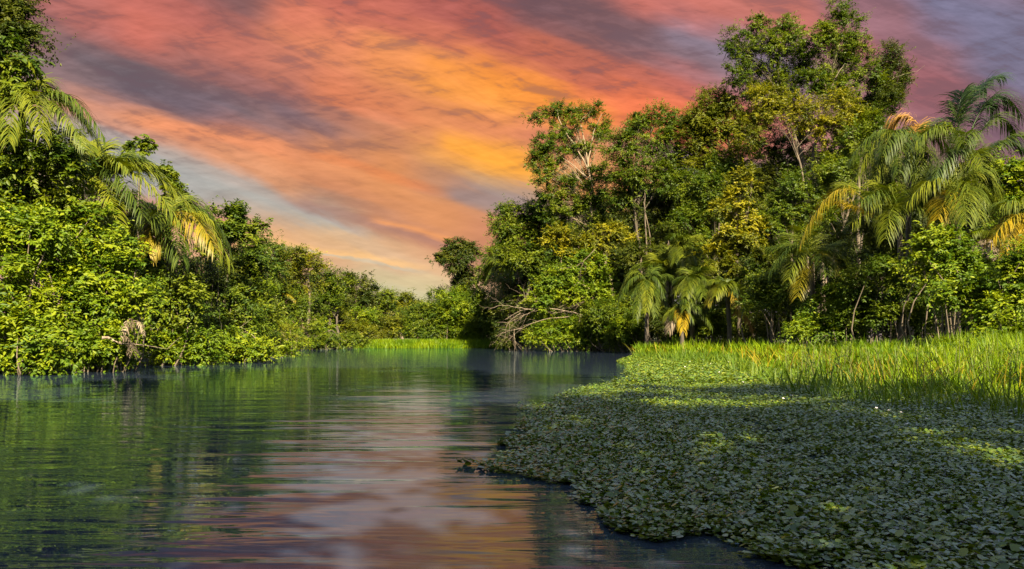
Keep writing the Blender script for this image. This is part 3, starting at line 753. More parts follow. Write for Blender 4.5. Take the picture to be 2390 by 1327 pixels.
# ================================================================== FAR BANK (about 85 to 160 m off)
FB = 'trees along the far left bank'
far = [
    ('flat topped tree just right of the sprigged tree on the far left bank', 86, [(590, 585, 46, 22), (620, 610, 50, 30), (580, 640, 45, 40), (640, 580, 24, 12)], 'green', 0.25),
    ('grey green tree with thin feathery top in the far left bank row', 92, [(650, 590, 36, 20), (670, 610, 44, 30), (640, 660, 40, 40), (690, 590, 18, 14)], 'olive', 0.22),
    ('tree with round golden green head standing highest in the far row', 96, [(718, 602, 26, 16), (706, 622, 34, 22), (735, 620, 20, 20), (700, 660, 44, 30)], 'yellow', 0.24),
    ('broad mid green tree right of the round golden headed tree', 104, [(770, 640, 34, 16), (760, 668, 46, 30), (745, 710, 46, 30), (800, 660, 24, 20)], 'green', 0.26),
    ('tree with flat tufted dark twigs right of the broad tree in the far row', 112, [(830, 645, 34, 11), (845, 655, 30, 9), (810, 652, 22, 10), (850, 690, 44, 34), (820, 700, 36, 30)], 'dark', 0.28),
    ('dense yellow green tree in the middle of the far bank', 108, [(790, 720, 44, 34), (830, 745, 46, 30), (770, 755, 40, 28)], 'bright', 0.25),
    ('dark headed tree low in the far row right of the tufted tree', 122, [(876, 690, 34, 22), (905, 690, 24, 14), (890, 725, 42, 30), (865, 750, 36, 26)], 'green', 0.28),
    ('low broad tree near the end of the far bank', 134, [(930, 695, 32, 18), (950, 705, 26, 14), (920, 730, 40, 26), (955, 735, 30, 26)], 'olive', 0.3),
    ('smallest farthest tree where the river bends out of sight', 150, [(965, 700, 20, 12), (985, 712, 18, 12), (975, 735, 26, 22)], 'olive', 0.3),
    ('leafy tree hanging low over the water under the golden headed tree', 90, [(690, 710, 40, 36), (660, 740, 40, 32), (705, 760, 46, 28), (630, 700, 36, 30)], 'green', 0.22),
    ('bright tree over the fallen log on the far bank', 100, [(745, 765, 36, 22), (715, 780, 36, 14), (690, 785, 26, 12)], 'bright', 0.22),
    ('tree with hanging vines beside the dark trunk at the far waterline', 106, [(820, 770, 30, 22), (845, 775, 30, 22), (800, 745, 26, 20)], 'olive', 0.22),
    ('low waterside tree behind the grass island, left end', 112, [(880, 765, 36, 22), (910, 770, 30, 20), (930, 760, 34, 24)], 'olive', 0.22),
    ('tree with bare hanging stems above the dry bush of the left bank', 82, [(610, 670, 36, 36), (600, 750, 36, 28), (650, 765, 36, 26), (620, 790, 30, 12)], 'bright', 0.2),
]
for lab, d, bl, mt, L in far:
    tree('broadleaf_tree', lab, d, bl, L=L, k=1.9, mat=mt, r0=0.25, clump=0.95, group=FB, limbs=0.3)
palm('pale green feather palm among the far left bank trees', 88, (620, 640), [(585, 670, -1, 26), (655, 668, -1, 26), (600, 625, 1, 14), (645, 628, 1, 18), (620, 685, -2, 20), (570, 650, 0, 20), (668, 652, 0, 20)], Ll=1.5, w=0.09, n=30, mat='palm')
palm('small palm with one yellowed frond on the far left bank', 90, (655, 690), [(690, 702, -1, 10, 'palmgold'), (630, 700, 0, 14, 'palm'), (665, 665, 1, 10, 'palm')], Ll=0.9, w=0.09, n=26)
dead_branch('fallen_log', 'pale fallen log slanting into the water below the far trees', [[(726, 792), (745, 782), (765, 773), (775, 770)], [(775, 770), (785, 780), (790, 792)]], 94, 0.10, mat='bark', twigs=2)
dead_branch('tree_stump', 'thick dark leaning trunk at the far waterline', [[(792, 806), (790, 780), (786, 750), (790, 720)]], 104, 0.28, mat='darkbark', cat='trunk', twigs=4)
# wood behind the far row, closing the view
FW = 'trees of the wood behind the far bank'
for i, (px, d, ty) in enumerate([(560, 110, 600), (680, 125, 625), (760, 140, 665), (850, 150, 690), (940, 175, 712), (1010, 190, 722), (1060, 170, 715)]):
    tree('broadleaf_tree', 'half hidden olive tree of the wood ' + ['behind the flat topped far tree', 'behind the golden headed tree', 'behind the broad tree', 'behind the tufted tree', 'behind the low broad tree', 'where the river bends', 'behind the round waterside bush'][i], d,
         [(px, ty, 44, 20), (px - 34, ty + 35, 44, 34), (px + 34, ty + 35, 44, 34), (px, ty + 75, 60, 34)], L=0.34, k=1.9, mat='dark', r0=0.3, clump=1.3, group=FW, limbs=0.2)

# ================================================================== MIDDLE: island, round bush, vine tower
CB = 'bushes behind the grass island'
shrub('large rounded bush behind the grass island, left part of the thicket', 111, [(990, 740, 44, 40), (1040, 725, 50, 40), (1010, 770, 50, 26), (970, 765, 30, 26)], L=0.25, k=3.4, mat='green', group=CB, shape='far', clump=1.0)
shrub('rounded yellow green bush in the middle behind the grass island', 110, [(1080, 730, 55, 44), (1100, 765, 50, 28), (1050, 765, 44, 26), (1060, 695, 36, 20)], L=0.25, k=3.4, mat='bright', group=CB, shape='far', clump=1.0)
shrub('leafy bush between the grass island and the bare drooping branches', 109, [(1140, 735, 46, 40), (1150, 770, 44, 28), (1180, 710, 40, 36), (1120, 700, 36, 24)], L=0.25, k=3.4, mat='green', group=CB, shape='far', clump=1.0)
shrub('thin wispy bush against the sky left of the vine clad tree', 114, [(1030, 685, 22, 16), (1015, 697, 20, 14), (1045, 700, 26, 14)], L=0.22, k=1.6, mat='green', group=CB, shape='far', clump=0.9)
tree('vine_clad_tree', 'lone vine clad tree with ragged crown against the sky, mid river', 112,
     [(1050, 580, 26, 18), (1080, 575, 30, 18), (1030, 605, 20, 16), (1100, 590, 24, 22), (1070, 610, 40, 26), (1085, 645, 30, 28), (1095, 680, 26, 28), (1065, 660, 14, 24)],
     trunk=[(1080, 0), (1082, 700), (1078, 640), (1068, 570)], L=0.24, k=3.3, mat='dark', r0=0.3, clump=0.8, droop=0.6)
tree('broadleaf_tree', 'dark bushy tree right of the lone vine clad tree', 107,
     [(1150, 590, 28, 18), (1180, 575, 34, 24), (1160, 625, 40, 30), (1130, 640, 20, 20), (1200, 620, 40, 40)], L=0.25, k=3.2, mat='green', r0=0.26, clump=1.0)
palm('yellow green palm with one golden frond behind the river bushes', 103, (1172, 628), [(1128, 672, -1, 26), (1150, 682, -2, 26), (1168, 690, -3, 26, 'palmgold'), (1205, 680, -2, 30), (1228, 662, -1, 34), (1120, 645, 1, 26), (1190, 605, 1, 10), (1150, 610, 1, 14), (1215, 640, 1, 30)],
     Ll=1.7, w=0.1, n=34, droop=1.1)

# ================================================================== RIGHT BANK (about 60 to 110 m off)
RB = 'tall trees of the right bank'
tree('open_crowned_tree', 'tall airy tree with pale leaning trunks and open feathery crown, nearest the river gap', 88,
     [(1262, 272, 28, 12), (1300, 258, 34, 18), (1345, 262, 34, 20), (1388, 258, 20, 18), (1400, 300, 30, 24), (1320, 300, 42, 24), (1270, 330, 34, 22), (1250, 372, 26, 20), (1300, 360, 44, 26), (1360, 345, 40, 24), (1270, 405, 34, 24), (1330, 420, 50, 30), (1240, 380, 16, 10), (1390, 400, 34, 26), (1290, 455, 50, 26), (1340, 480, 54, 32), (1385, 450, 36, 30), (1300, 500, 44, 26), (1400, 500, 36, 30)],
     trunk=[(1440, 0), (1432, 690), (1405, 580), (1388, 480), (1376, 400), (1340, 300)], L=0.2, k=2.3, mat='green', bark='palebark', r0=0.2, clump=0.65, limbs=1.2, droop=0.15,
     extra=[([(1385, None), (1386, 600), (1380, 480), (1372, 380), (1355, 290)], 0.16), ([(1376, 400), (1345, 345), (1310, 290), (1300, 255)], 0.09), ([(1372, 380), (1385, 310), (1405, 265)], 0.08), ([(1378, 420), (1330, 380), (1270, 340)], 0.07),
            ([(1360, None), (1352, 680), (1350, 560)], 0.10), ([(1410, 760), (1400, 640), (1404, 560)], 0.07), ([(1300, None), (1312, 700), (1310, 600)], 0.08)], group=RB)
tree('broadleaf_tree', 'lower tree with uneven drooping boughs left of the airy tree', 92,
     [(1180, 495, 30, 18), (1220, 500, 40, 30), (1170, 530, 30, 20), (1150, 498, 10, 6), (1260, 540, 56, 40), (1200, 555, 44, 30), (1230, 600, 60, 40), (1270, 490, 40, 30), (1180, 600, 30, 24), (1300, 590, 40, 40)], L=0.22, k=2.9, mat='green', r0=0.24, clump=0.9, droop=0.4, group=RB)
tree('broadleaf_tree', 'tree with bright yellow green bough across the pale trunks', 82,
     [(1425, 540, 36, 20), (1455, 555, 24, 14), (1400, 560, 40, 24), (1350, 590, 46, 30), (1310, 560, 40, 30)], L=0.22, k=3.0, mat='yellow', r0=0.14, clump=0.8, shape='leaf', group=RB)
tree('broadleaf_tree', 'sunlit leafy tree below the yellow green bough, over the bare branches', 81,
     [(1370, 610, 50, 26), (1330, 640, 50, 26), (1400, 650, 44, 30), (1350, 690, 60, 32), (1420, 700, 34, 40), (1290, 660, 40, 30), (1270, 700, 40, 30)], L=0.23, k=2.6, mat='bright', r0=0.14, clump=0.8, shape='leaf', group=RB)
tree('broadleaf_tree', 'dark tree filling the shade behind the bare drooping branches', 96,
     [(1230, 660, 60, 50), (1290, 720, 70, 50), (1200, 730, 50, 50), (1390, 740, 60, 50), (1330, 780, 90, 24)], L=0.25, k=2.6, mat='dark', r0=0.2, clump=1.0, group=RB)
shrub('low bush trailing into the water under the bare branches', 81, [(1290, 765, 56, 26), (1360, 760, 64, 30), (1420, 770, 44, 24), (1250, 785, 26, 16), (1340, 793, 70, 12), (1400, 797, 50, 10), (1440, 740, 36, 40)], L=0.21, k=3.0, mat='bright', shape='far', clump=0.8, group='bushes under the right bank trees')
shrub('shaggy shrub at the water edge left of the marsh grass', 78, [(1440, 775, 50, 26), (1400, 735, 50, 36), (1470, 745, 36, 30), (1480, 792, 36, 14)], L=0.2, k=3.0, mat='green', shape='far', clump=0.8, group='bushes under the right bank trees')
shrub('dark shrub overhanging the river where the bare branches end', 88, [(1215, 770, 40, 26), (1180, 785, 36, 18), (1250, 730, 40, 36)], L=0.22, k=2.6, mat='dark', shape='far', clump=0.8, group='bushes under the right bank trees')
dead_branch('bare_branches', 'grey bare branches drooping to the water from the right bank', [
    [(1420, 760), (1360, 735), (1300, 722), (1250, 720), (1215, 725), (1180, 745)], [(1255, 718), (1225, 735), (1190, 750), (1160, 752)], [(1240, 722), (1200, 716), (1170, 712), (1140, 722)],
    [(1215, 730), (1185, 755), (1178, 790)], [(1330, 738), (1270, 745), (1220, 765), (1195, 785), (1180, 800)], [(1220, 765), (1195, 770), (1165, 780)], [(1200, 768), (1200, 800)],
    [(1290, 722), (1260, 705), (1220, 700)], [(1400, 690), (1350, 660), (1330, 690), (1310, 730)], [(1400, 690), (1370, 700), (1330, 720)], [(1390, 580), (1360, 610), (1340, 625)]], 80, 0.05, twigs=6)
tree('broadleaf_tree', 'dense round headed tree between the airy tree and the tallest tree', 84,
     [(1480, 290, 44, 26), (1540, 268, 44, 22), (1450, 340, 54, 36), (1520, 320, 66, 44), (1590, 290, 56, 36), (1600, 350, 66, 44), (1440, 400, 44, 36), (1500, 400, 70, 40), (1570, 420, 70, 44), (1460, 450, 50, 30), (1640, 300, 40, 40)],
     trunk=[(1500, 0), (1496, 620), (1484, 520), (1480, 400), (1530, 290)], L=0.2, k=1.9, mat='green', bark='bark', r0=0.2, clump=0.8, group=RB,
     extra=[([(1510, None), (1508, 560), (1504, 440)], 0.12), ([(1492, None), (1520, 600), (1502, 470)], 0.10), ([(1482, 470), (1500, 440), (1510, 420)], 0.07)])
tree('broadleaf_tree', 'spreading tree with bent pale limbs left of the tallest tree', 82,
     [(1660, 230, 36, 20), (1640, 260, 50, 26), (1700, 240, 50, 30), (1690, 290, 56, 40), (1640, 320, 50, 36), (1740, 300, 50, 40), (1660, 380, 60, 44), (1730, 370, 50, 40)], trunk=[(1720, 0), (1716, 480), (1702, 340), (1690, 270), (1680, 230)],
     L=0.21, k=2.2, mat='olive', bark='bark', r0=0.2, clump=0.9, limbs=1.0, group=RB, extra=[([(1700, 330), (1690, 300), (1700, 290), (1717, 294)], 0.09), ([(1718, 332), (1706, 318), (1696, 310)], 0.08)])
tree('broadleaf_tree', 'huge tree with round rust green head, left crest of the tallest pair', 80,
     [(1720, 90, 30, 30), (1770, 62, 36, 26), (1825, 55, 34, 20), (1850, 90, 30, 30), (1740, 130, 46, 34), (1800, 110, 50, 40), (1860, 140, 40, 40), (1720, 170, 34, 30), (1780, 180, 54, 36), (1840, 200, 54, 36), (1750, 215, 40, 20), (1870, 70, 14, 12)],
     trunk=[(1905, 0), (1880, 420), (1850, 300), (1810, 180), (1790, 90)], L=0.2, k=1.8, mat='green', r0=0.22, clump=0.7, group=RB)
tree('broadleaf_tree', 'tallest tree of the right bank, its narrow top touching the upper edge', 78,
     [(1955, 12, 22, 14), (1940, 40, 36, 20), (1975, 45, 34, 22), (1930, 75, 30, 20), (1985, 80, 30, 20), (1950, 100, 50, 26), (1895, 110, 34, 28), (2010, 110, 34, 30), (1930, 150, 60, 36), (2000, 155, 50, 40), (1900, 190, 50, 34), (1960, 210, 60, 40), (2040, 170, 24, 30)],
     trunk=[(1925, 0), (1910, 470), (1893, 390), (1902, 341), (1924, 269), (1934, 215), (1950, 120), (1955, 20)], L=0.2, k=1.9, mat='green', bark='bark', r0=0.22, clump=0.7, group=RB,
     extra=[([(1932, 240), (1927, 205), (1918, 185)], 0.13), ([(1938, 215), (1948, 185), (1970, 150)], 0.12)])
tree('open_crowned_tree', 'tree with flat wispy sprays pointing right beside the tallest tree', 80,
     [(2080, 118, 24, 12), (2075, 145, 34, 16), (2105, 160, 26, 10), (2095, 185, 34, 12), (2055, 190, 40, 26), (2050, 235, 50, 30), (2085, 215, 34, 12), (2020, 270, 50, 30), (2070, 250, 30, 14)],
     trunk=[(2000, 0), (2005, 420), (2020, 300), (2050, 200), (2075, 130)], L=0.24, k=3.2, mat='dark', r0=0.22, clump=0.7, droop=0.1, aspect=0.3, group=RB, extra=[([(2070, 190), (2110, 172), (2140, 165), (2158, 152)], 0.03)])
tree('broadleaf_tree', 'tree with yellow flushed crown below the tallest pair', 75,
     [(1790, 225, 50, 24), (1840, 240, 50, 26), (1780, 265, 60, 34), (1870, 270, 50, 34), (1970, 240, 44, 26), (1990, 275, 40, 30), (1930, 300, 50, 36)], L=0.2, k=2.3, mat='yellow', bark='bark', r0=0.14, clump=0.8, group=RB,
     trunk=[(1890, 0), (1878, 450), (1850, 330), (1820, 245)])
tree('broadleaf_tree', 'shaded tree low behind the trunk of the tallest tree', 84,
     [(1790, 340, 60, 40), (1860, 340, 50, 40), (1830, 400, 60, 40), (1960, 340, 60, 46), (1980, 400, 60, 44), (1760, 420, 50, 40), (1880, 460, 60, 40), (2040, 330, 50, 40)], L=0.23, k=1.9, mat='dark', r0=0.25, clump=0.9, group=RB)
tree('broadleaf_tree', 'yellow leaved tree in front of the dark understory, right bank centre', 66,
     [(1725, 440, 40, 34), (1755, 420, 34, 26), (1700, 480, 40, 34), (1740, 510, 50, 36), (1690, 545, 50, 36), (1750, 560, 44, 30), (1670, 600, 44, 30), (1720, 620, 40, 30)], L=0.22, k=1.9, mat='yellow', bark='bark', r0=0.16, clump=0.7, shape='leaf', limbs=0.9, group=RB)
tree('broadleaf_tree', 'dark green tree between the yellow leaved tree and the tall palms', 68,
     [(1850, 430, 50, 34), (1830, 490, 50, 36), (1900, 500, 44, 40), (1790, 520, 36, 30), (1870, 560, 44, 36), (1800, 590, 40, 34)], L=0.21, k=2.1, mat='green', r0=0.18, clump=0.8, group=RB)
# the dark understory behind
UN = 'shaded trees of the understory'
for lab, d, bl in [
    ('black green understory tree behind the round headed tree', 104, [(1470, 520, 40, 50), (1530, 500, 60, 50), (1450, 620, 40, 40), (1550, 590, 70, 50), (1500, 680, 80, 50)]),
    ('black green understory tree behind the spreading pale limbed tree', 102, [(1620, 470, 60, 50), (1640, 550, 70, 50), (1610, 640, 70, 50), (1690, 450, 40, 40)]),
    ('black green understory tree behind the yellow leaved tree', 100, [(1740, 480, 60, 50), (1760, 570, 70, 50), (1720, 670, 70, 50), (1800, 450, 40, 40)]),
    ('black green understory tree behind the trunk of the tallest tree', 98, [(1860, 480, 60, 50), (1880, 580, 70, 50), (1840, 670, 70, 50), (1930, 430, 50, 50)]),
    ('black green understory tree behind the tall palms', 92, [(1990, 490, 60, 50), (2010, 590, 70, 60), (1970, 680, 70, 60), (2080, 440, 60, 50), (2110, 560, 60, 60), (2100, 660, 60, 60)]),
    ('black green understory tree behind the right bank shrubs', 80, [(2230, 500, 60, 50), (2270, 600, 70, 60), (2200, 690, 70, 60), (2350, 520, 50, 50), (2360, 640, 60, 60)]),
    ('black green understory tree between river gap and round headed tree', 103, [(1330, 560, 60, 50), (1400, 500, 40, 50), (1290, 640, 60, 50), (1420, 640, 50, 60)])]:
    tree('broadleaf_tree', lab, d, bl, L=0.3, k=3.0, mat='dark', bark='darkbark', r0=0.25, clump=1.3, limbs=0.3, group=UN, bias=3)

MW = 'leafy trees filling the middle of the right bank wood'
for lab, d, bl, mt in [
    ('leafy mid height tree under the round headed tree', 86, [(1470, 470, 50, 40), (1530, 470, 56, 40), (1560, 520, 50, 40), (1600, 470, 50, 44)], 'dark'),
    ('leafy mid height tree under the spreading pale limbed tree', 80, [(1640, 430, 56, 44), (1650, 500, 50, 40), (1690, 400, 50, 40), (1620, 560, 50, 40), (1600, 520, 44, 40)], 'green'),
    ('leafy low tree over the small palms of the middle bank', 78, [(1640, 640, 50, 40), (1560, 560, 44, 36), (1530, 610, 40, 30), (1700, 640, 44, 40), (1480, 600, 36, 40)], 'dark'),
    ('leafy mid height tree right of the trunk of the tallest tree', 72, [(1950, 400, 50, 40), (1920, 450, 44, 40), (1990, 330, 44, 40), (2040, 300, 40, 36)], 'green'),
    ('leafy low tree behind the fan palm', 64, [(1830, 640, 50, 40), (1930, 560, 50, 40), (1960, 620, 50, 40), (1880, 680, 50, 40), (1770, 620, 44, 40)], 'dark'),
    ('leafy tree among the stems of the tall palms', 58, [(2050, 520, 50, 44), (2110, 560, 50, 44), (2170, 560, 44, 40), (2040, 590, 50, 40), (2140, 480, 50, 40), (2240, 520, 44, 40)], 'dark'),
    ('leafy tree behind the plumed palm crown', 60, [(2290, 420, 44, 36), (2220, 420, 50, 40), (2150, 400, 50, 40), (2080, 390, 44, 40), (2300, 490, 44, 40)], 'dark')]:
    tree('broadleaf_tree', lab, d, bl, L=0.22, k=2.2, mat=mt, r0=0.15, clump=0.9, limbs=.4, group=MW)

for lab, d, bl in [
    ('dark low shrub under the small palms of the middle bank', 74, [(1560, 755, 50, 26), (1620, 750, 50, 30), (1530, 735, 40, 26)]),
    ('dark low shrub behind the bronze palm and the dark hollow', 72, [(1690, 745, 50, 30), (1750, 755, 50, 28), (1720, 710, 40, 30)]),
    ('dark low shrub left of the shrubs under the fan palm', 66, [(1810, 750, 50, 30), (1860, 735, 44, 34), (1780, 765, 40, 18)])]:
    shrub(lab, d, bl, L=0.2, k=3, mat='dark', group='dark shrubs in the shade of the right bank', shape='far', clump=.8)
# palms of the right bank
palm('tallest palm on the right, dark plume of fronds against the sky', 52, (2262, 400),
     [(2340, 178, 0, 46, 'palmdark', 0.8, 2214, 350), (2385, 268, 0, 60, 'palmdark', 1.0, 2268, 300), (2392, 350, -1, 40, 'palmdark', 0.9), (2140, 330, -2, 60), (2200, 300, 1, 40), (2300, 430, -3, 60), (2180, 420, -3, 60, 'palmdark'), (2250, 330, -3.5, 50), (2330, 420, 1, 60), (2220, 250, 0.5, 20, 'palmdark'), (2300, 205, 1, 44, 'palmdark', 1.0, 2228, 330), (2248, 215, 0.5, 14, 'palmdark', .7, 2225, 320), (2370, 305, 0.5, 50, 'palmdark', 1.0, 2275, 340), (2330, 250, 1, 50, 'palmdark', 1.0, 2260, 340), (2190, 290, 1, 40, 'palmdark')],
     Ll=1.9, w=0.065, n=56, droop=1.0, trunk=True)
palm('broad palm with hanging silvery fronds left of the tallest palm', 55, (2120, 345),
     [(1984, 375, 0, 52), (2040, 420, -2, 56), (2100, 400, -4, 50), (2180, 400, -2, 56), (2075, 300, 1.5, 30, 'palmbrown', 1.3, 2150, 300), (2166, 310, 1, 34, 'palmbrown', 1.3), (2000, 410, -1, 62), (2150, 430, -3, 50), (2230, 370, 0, 50), (2060, 360, -3, 46)],
     Ll=2.1, w=0.065, n=54, droop=1.25)
palm('palm with one yellow frond reaching left in front of the dark understory', 52, (2100, 520),
     [(1868, 565, -1, 66, 'palmgold', 1.0, 2020, 470), (1940, 470, 0, 10, 'palmgold', .5, 2060, 520), (2040, 430, 1, 16), (1960, 430, 2, 20), (2066, 555, -3, 50), (2010, 470, -2.5, 40), (2140, 440, 1, 20), (1990, 520, -2, 50), (2170, 490, 0, 44), (2180, 540, -2, 50)],
     Ll=1.8, w=0.06, n=50, droop=0.75)
palm('palm with spread yellow green fronds right of the silvery palm', 50, (2235, 455),
     [(2190, 510, -2, 26, 'palmgold', .7), (2285, 505, -3, 50), (2330, 450, -1, 52), (2230, 400, 1, 20), (2160, 440, 0, 36), (2310, 400, 1, 34), (2255, 520, -3.5, 40), (2120, 470, -1, 40), (2340, 490, -1, 60)],
     Ll=1.9, w=0.06, n=48, droop=0.9)
palm('low palm with fan of straight fronds over the right bank shrubs', 57, (1893, 602),
     [(1795, 640, -1, 40), (1992, 636, -1, 34), (1842, 572, 1, 6), (1958, 566, 1, 6), (1862, 690, -3, 24, 'palmgold'), (1981, 680, -2.5, 40, 'palmgold'), (1900, 550, 1.5, 4), (1820, 600, 1, 24), (1930, 640, -3, 30), (1800, 580, 0.5, 10), (1840, 650, -2.5, 34)],
     Ll=1.5, w=0.06, n=46, droop=0.5)
palm('bushy palm with drooping golden green fronds above the left end of the grass', 70, (1512, 662),
     [(1442, 706, -1, 36), (1484, 742, -3, 36), (1556, 710, -1.5, 36), (1460, 670, 1, 26), (1540, 668, 0, 26), (1510, 725, -3.5, 26), (1445, 690, 0.5, 40), (1530, 735, -2.5, 34)], Ll=1.25, w=0.08, n=42, droop=0.9)
palm('palm with upright fronds beside the sky hole in the trees', 76, (1558, 655), [(1472, 634, 0, 26), (1556, 578, 1, 2), (1530, 600, 1, 10), (1590, 600, 0, 14), (1545, 612, -2, 14), (1510, 630, -1, 24)], Ll=1.7, w=0.085, n=40, droop=0.5)
palm('palm with starburst crown deep between the trees', 74, (1598, 576), [(1600, 620, -3, 18), (1565, 590, 0, 14), (1640, 590, 0, 16), (1580, 555, 1, 4), (1615, 552, 1, 4), (1576, 612, -2, 18), (1628, 612, -2, 18)], Ll=1.5, w=0.085, n=36, droop=0.7)
palm('palm with thin curved fronds at the middle of the right bank', 66, (1622, 656), [(1575, 682, -1, 18), (1662, 680, -1.5, 22), (1600, 690, -2.5, 18), (1640, 645, 1, 14), (1595, 640, 1, 14), (1640, 692, -2.5, 16), (1600, 720, -3, 10)], Ll=1.3, w=0.075, n=38, droop=0.7)
palm('palm with bronze fronds stepping down to the grass', 64, (1696, 676), [(1652, 708, -1.5, 22, 'palmgold'), (1731, 735, -2, 26, 'palmgold'), (1758, 768, -2, 22, 'palmbrown', .9, 1708, 738), (1728, 690, -1, 20), (1690, 655, 1, 8), (1720, 655, 1, 12), (1670, 690, -2, 16)], Ll=1.25, w=0.075, n=40, droop=0.8)
palm('small palm with half dead grey and orange fronds behind the grass', 65, (1588, 726), [(1562, 770, -1, 14, 'drygrey'), (1594, 772, -2, 20, 'palmgold'), (1575, 735, 0, 12), (1618, 745, -1, 16), (1662, 764, -1.5, 26)], Ll=1.2, w=0.075, n=36, droop=0.9)
palm('palm half out of frame at the right edge with orange hanging fronds', 44, (2412, 520), [(2315, 560, -1, 34, 'palmgold', 1.2), (2345, 590, -2, 40, 'palmgold', 1.2), (2392, 580, -3, 30, 'palmgold', 1.2), (2330, 530, 1, 40), (2480, 560, -1, 40)], Ll=1.6, w=0.07, n=40, droop=1.2)
palm('dead grey palm skirt behind the right bank shrubs', 49, (2300, 560), [(2268, 600, -1, 14, 'drygrey'), (2325, 612, -1.5, 20, 'drygrey'), (2300, 590, -2, 14, 'drygrey')], Ll=0.9, w=0.06, n=30, droop=1.2, name='dead_palm')

# shrubs of the right bank
RS = 'shrubs along the right bank behind the grass'
tree('broadleaf_tree', 'bright light green tree at the right edge below the sky', 50, [(2350, 400, 44, 34), (2385, 430, 50, 50), (2335, 450, 36, 40), (2370, 490, 50, 36), (2360, 540, 44, 30)], L=0.24, k=2.6, mat='bright', r0=0.16, clump=0.8, shape='leaf')
for lab, d, bl, mt, k in [
    ('large bright shrub with cascading leaves below the right hand palms', 44, [(2200, 575, 60, 36), (2250, 610, 56, 36), (2180, 620, 50, 36), (2290, 640, 44, 36)], 'bright', 2.5),
    ('bright cascading shrub under the large right hand shrub', 42, [(2270, 680, 56, 36), (2210, 680, 40, 36), (2300, 730, 50, 36)], 'bright', 2.5),
    ('sunlit shrub at the right edge above the tall grass', 40, [(2360, 660, 50, 44), (2350, 720, 50, 36), (2390, 610, 36, 36)], 'bright', 2.4),
    ('shaded shrub with scattered lit leaves in the hollow right of centre', 52, [(2080, 640, 50, 40), (2120, 690, 60, 40), (2160, 730, 50, 34), (2070, 740, 50, 30)], 'green', 1.9),
    ('mid green shrub right of the low fan palm', 54, [(2000, 670, 50, 36), (2030, 720, 56, 36), (1990, 750, 50, 26)], 'green', 2.6),
    ('bright round shrub under the low fan palm', 56, [(1930, 700, 44, 30), (1960, 740, 50, 32), (1910, 755, 44, 22)], 'bright', 2.6),
    ('leafy shrub left of the low fan palm at a dark hollow', 60, [(1790, 660, 44, 28), (1830, 690, 46, 30), (1780, 700, 40, 28)], 'green', 3.0),
    ('low shrub edging the grass below the low fan palm', 55, [(1880, 765, 40, 18), (1930, 772, 44, 14), (1980, 775, 40, 12)], 'bright', 2.8),
    ('shrub behind the bronze palm at the dark hollow', 67, [(1660, 740, 40, 24), (1700, 760, 36, 20), (1640, 765, 40, 18), (1740, 700, 30, 24)], 'green', 3.0),
    ('low bright shrub at the left end of the grass', 76, [(1500, 755, 50, 24), (1550, 765, 50, 22), (1460, 770, 40, 26), (1590, 780, 40, 12)], 'bright', 3.2),
    ('shrub of yellow leaves right of the bare branches', 78, [(1480, 720, 44, 36), (1450, 740, 36, 36)], 'green', 3.2),
    ('tall scrambling shrub in the grass at the right edge', 36, [(2350, 775, 46, 22), (2385, 755, 40, 30), (2300, 785, 36, 14)], 'bright', 2.0)]:
    shrub(lab, d, bl, L=0.19 if d > 50 else 0.21, k=k, mat=mt, group=RS, shape='leaf' if d < 60 else 'far', clump=0.75)

# ================================================================== unseen trees behind the camera; left four and giant added to darken the water
SG = 'trees on the bank behind the boat'
SHADE = [(-15, 18, 3.6, 'first from the left, added to darken the left water'), (-10, 22, 3.8, 'second from the left, added to darken the left water'), (-4.9, 24, 3.6, 'third from the left, added to darken the left water'), (-1.2, 27, 3.2, 'fourth from the left, added to darken the left water'), (7.3, 23, 4.0, 'fourth from the right'),
         (11.0, 27, 4.0, 'third from the right'), (15.2, 26.5, 4.2, 'second from the right'), (21.5, 23, 4.4, 'rightmost of the row')]
for x, hgt, r_, w_ in SHADE:
    bl_ = []; z_ = 5.0
    while z_ < hgt - r_ * .6:
        if not (x == 11.0 and 15.5 < z_ < 19.5): bl_.append((x + .28 * (z_ - 10) + rng.uniform(-.3, .3), -7 + rng.uniform(-.8, .8), z_, r_, r_ * .9, 2.6))
        z_ += 3.0
    tx = x + .28 * (hgt - 14)
    tree('broadleaf_tree', 'tall leaning shade tree behind the boat, ' + w_, 10, bl_, trunk=[(x - 2.5, -7.5), ((x + tx) / 2 - 1, -7.2, hgt * .5), (tx, -7, hgt - r_)], L=0.42, k=0.95 if x > 9 else 2.0, mat='green', clump=1.1, group=SG, world=True, aspect=0.5, limbs=0.2, bias=2.6)
tree('broadleaf_tree', 'unseen giant tree added behind the boat, its high crown shading the river', 10,  # added out of view, crown shaped to shade the water farther up the river
     [(1, -8, 30, 4, 4, 3.5), (6, -8, 31, 5, 4, 4), (10, -8, 32, 4, 4, 4), (4, -8, 36, 5, 4, 3.5), (9, -8, 37, 4, 4, 3), (2.5, -8, 27.5, 3.2, 3, 2.5)], trunk=[(-6, -8.5), (-4, -8.2, 14), (5, -8, 34)], L=0.45, k=1.4, mat='green', r0=.45, clump=1.7, group=SG, world=True, aspect=0.5, limbs=0.2, bias=2.6)


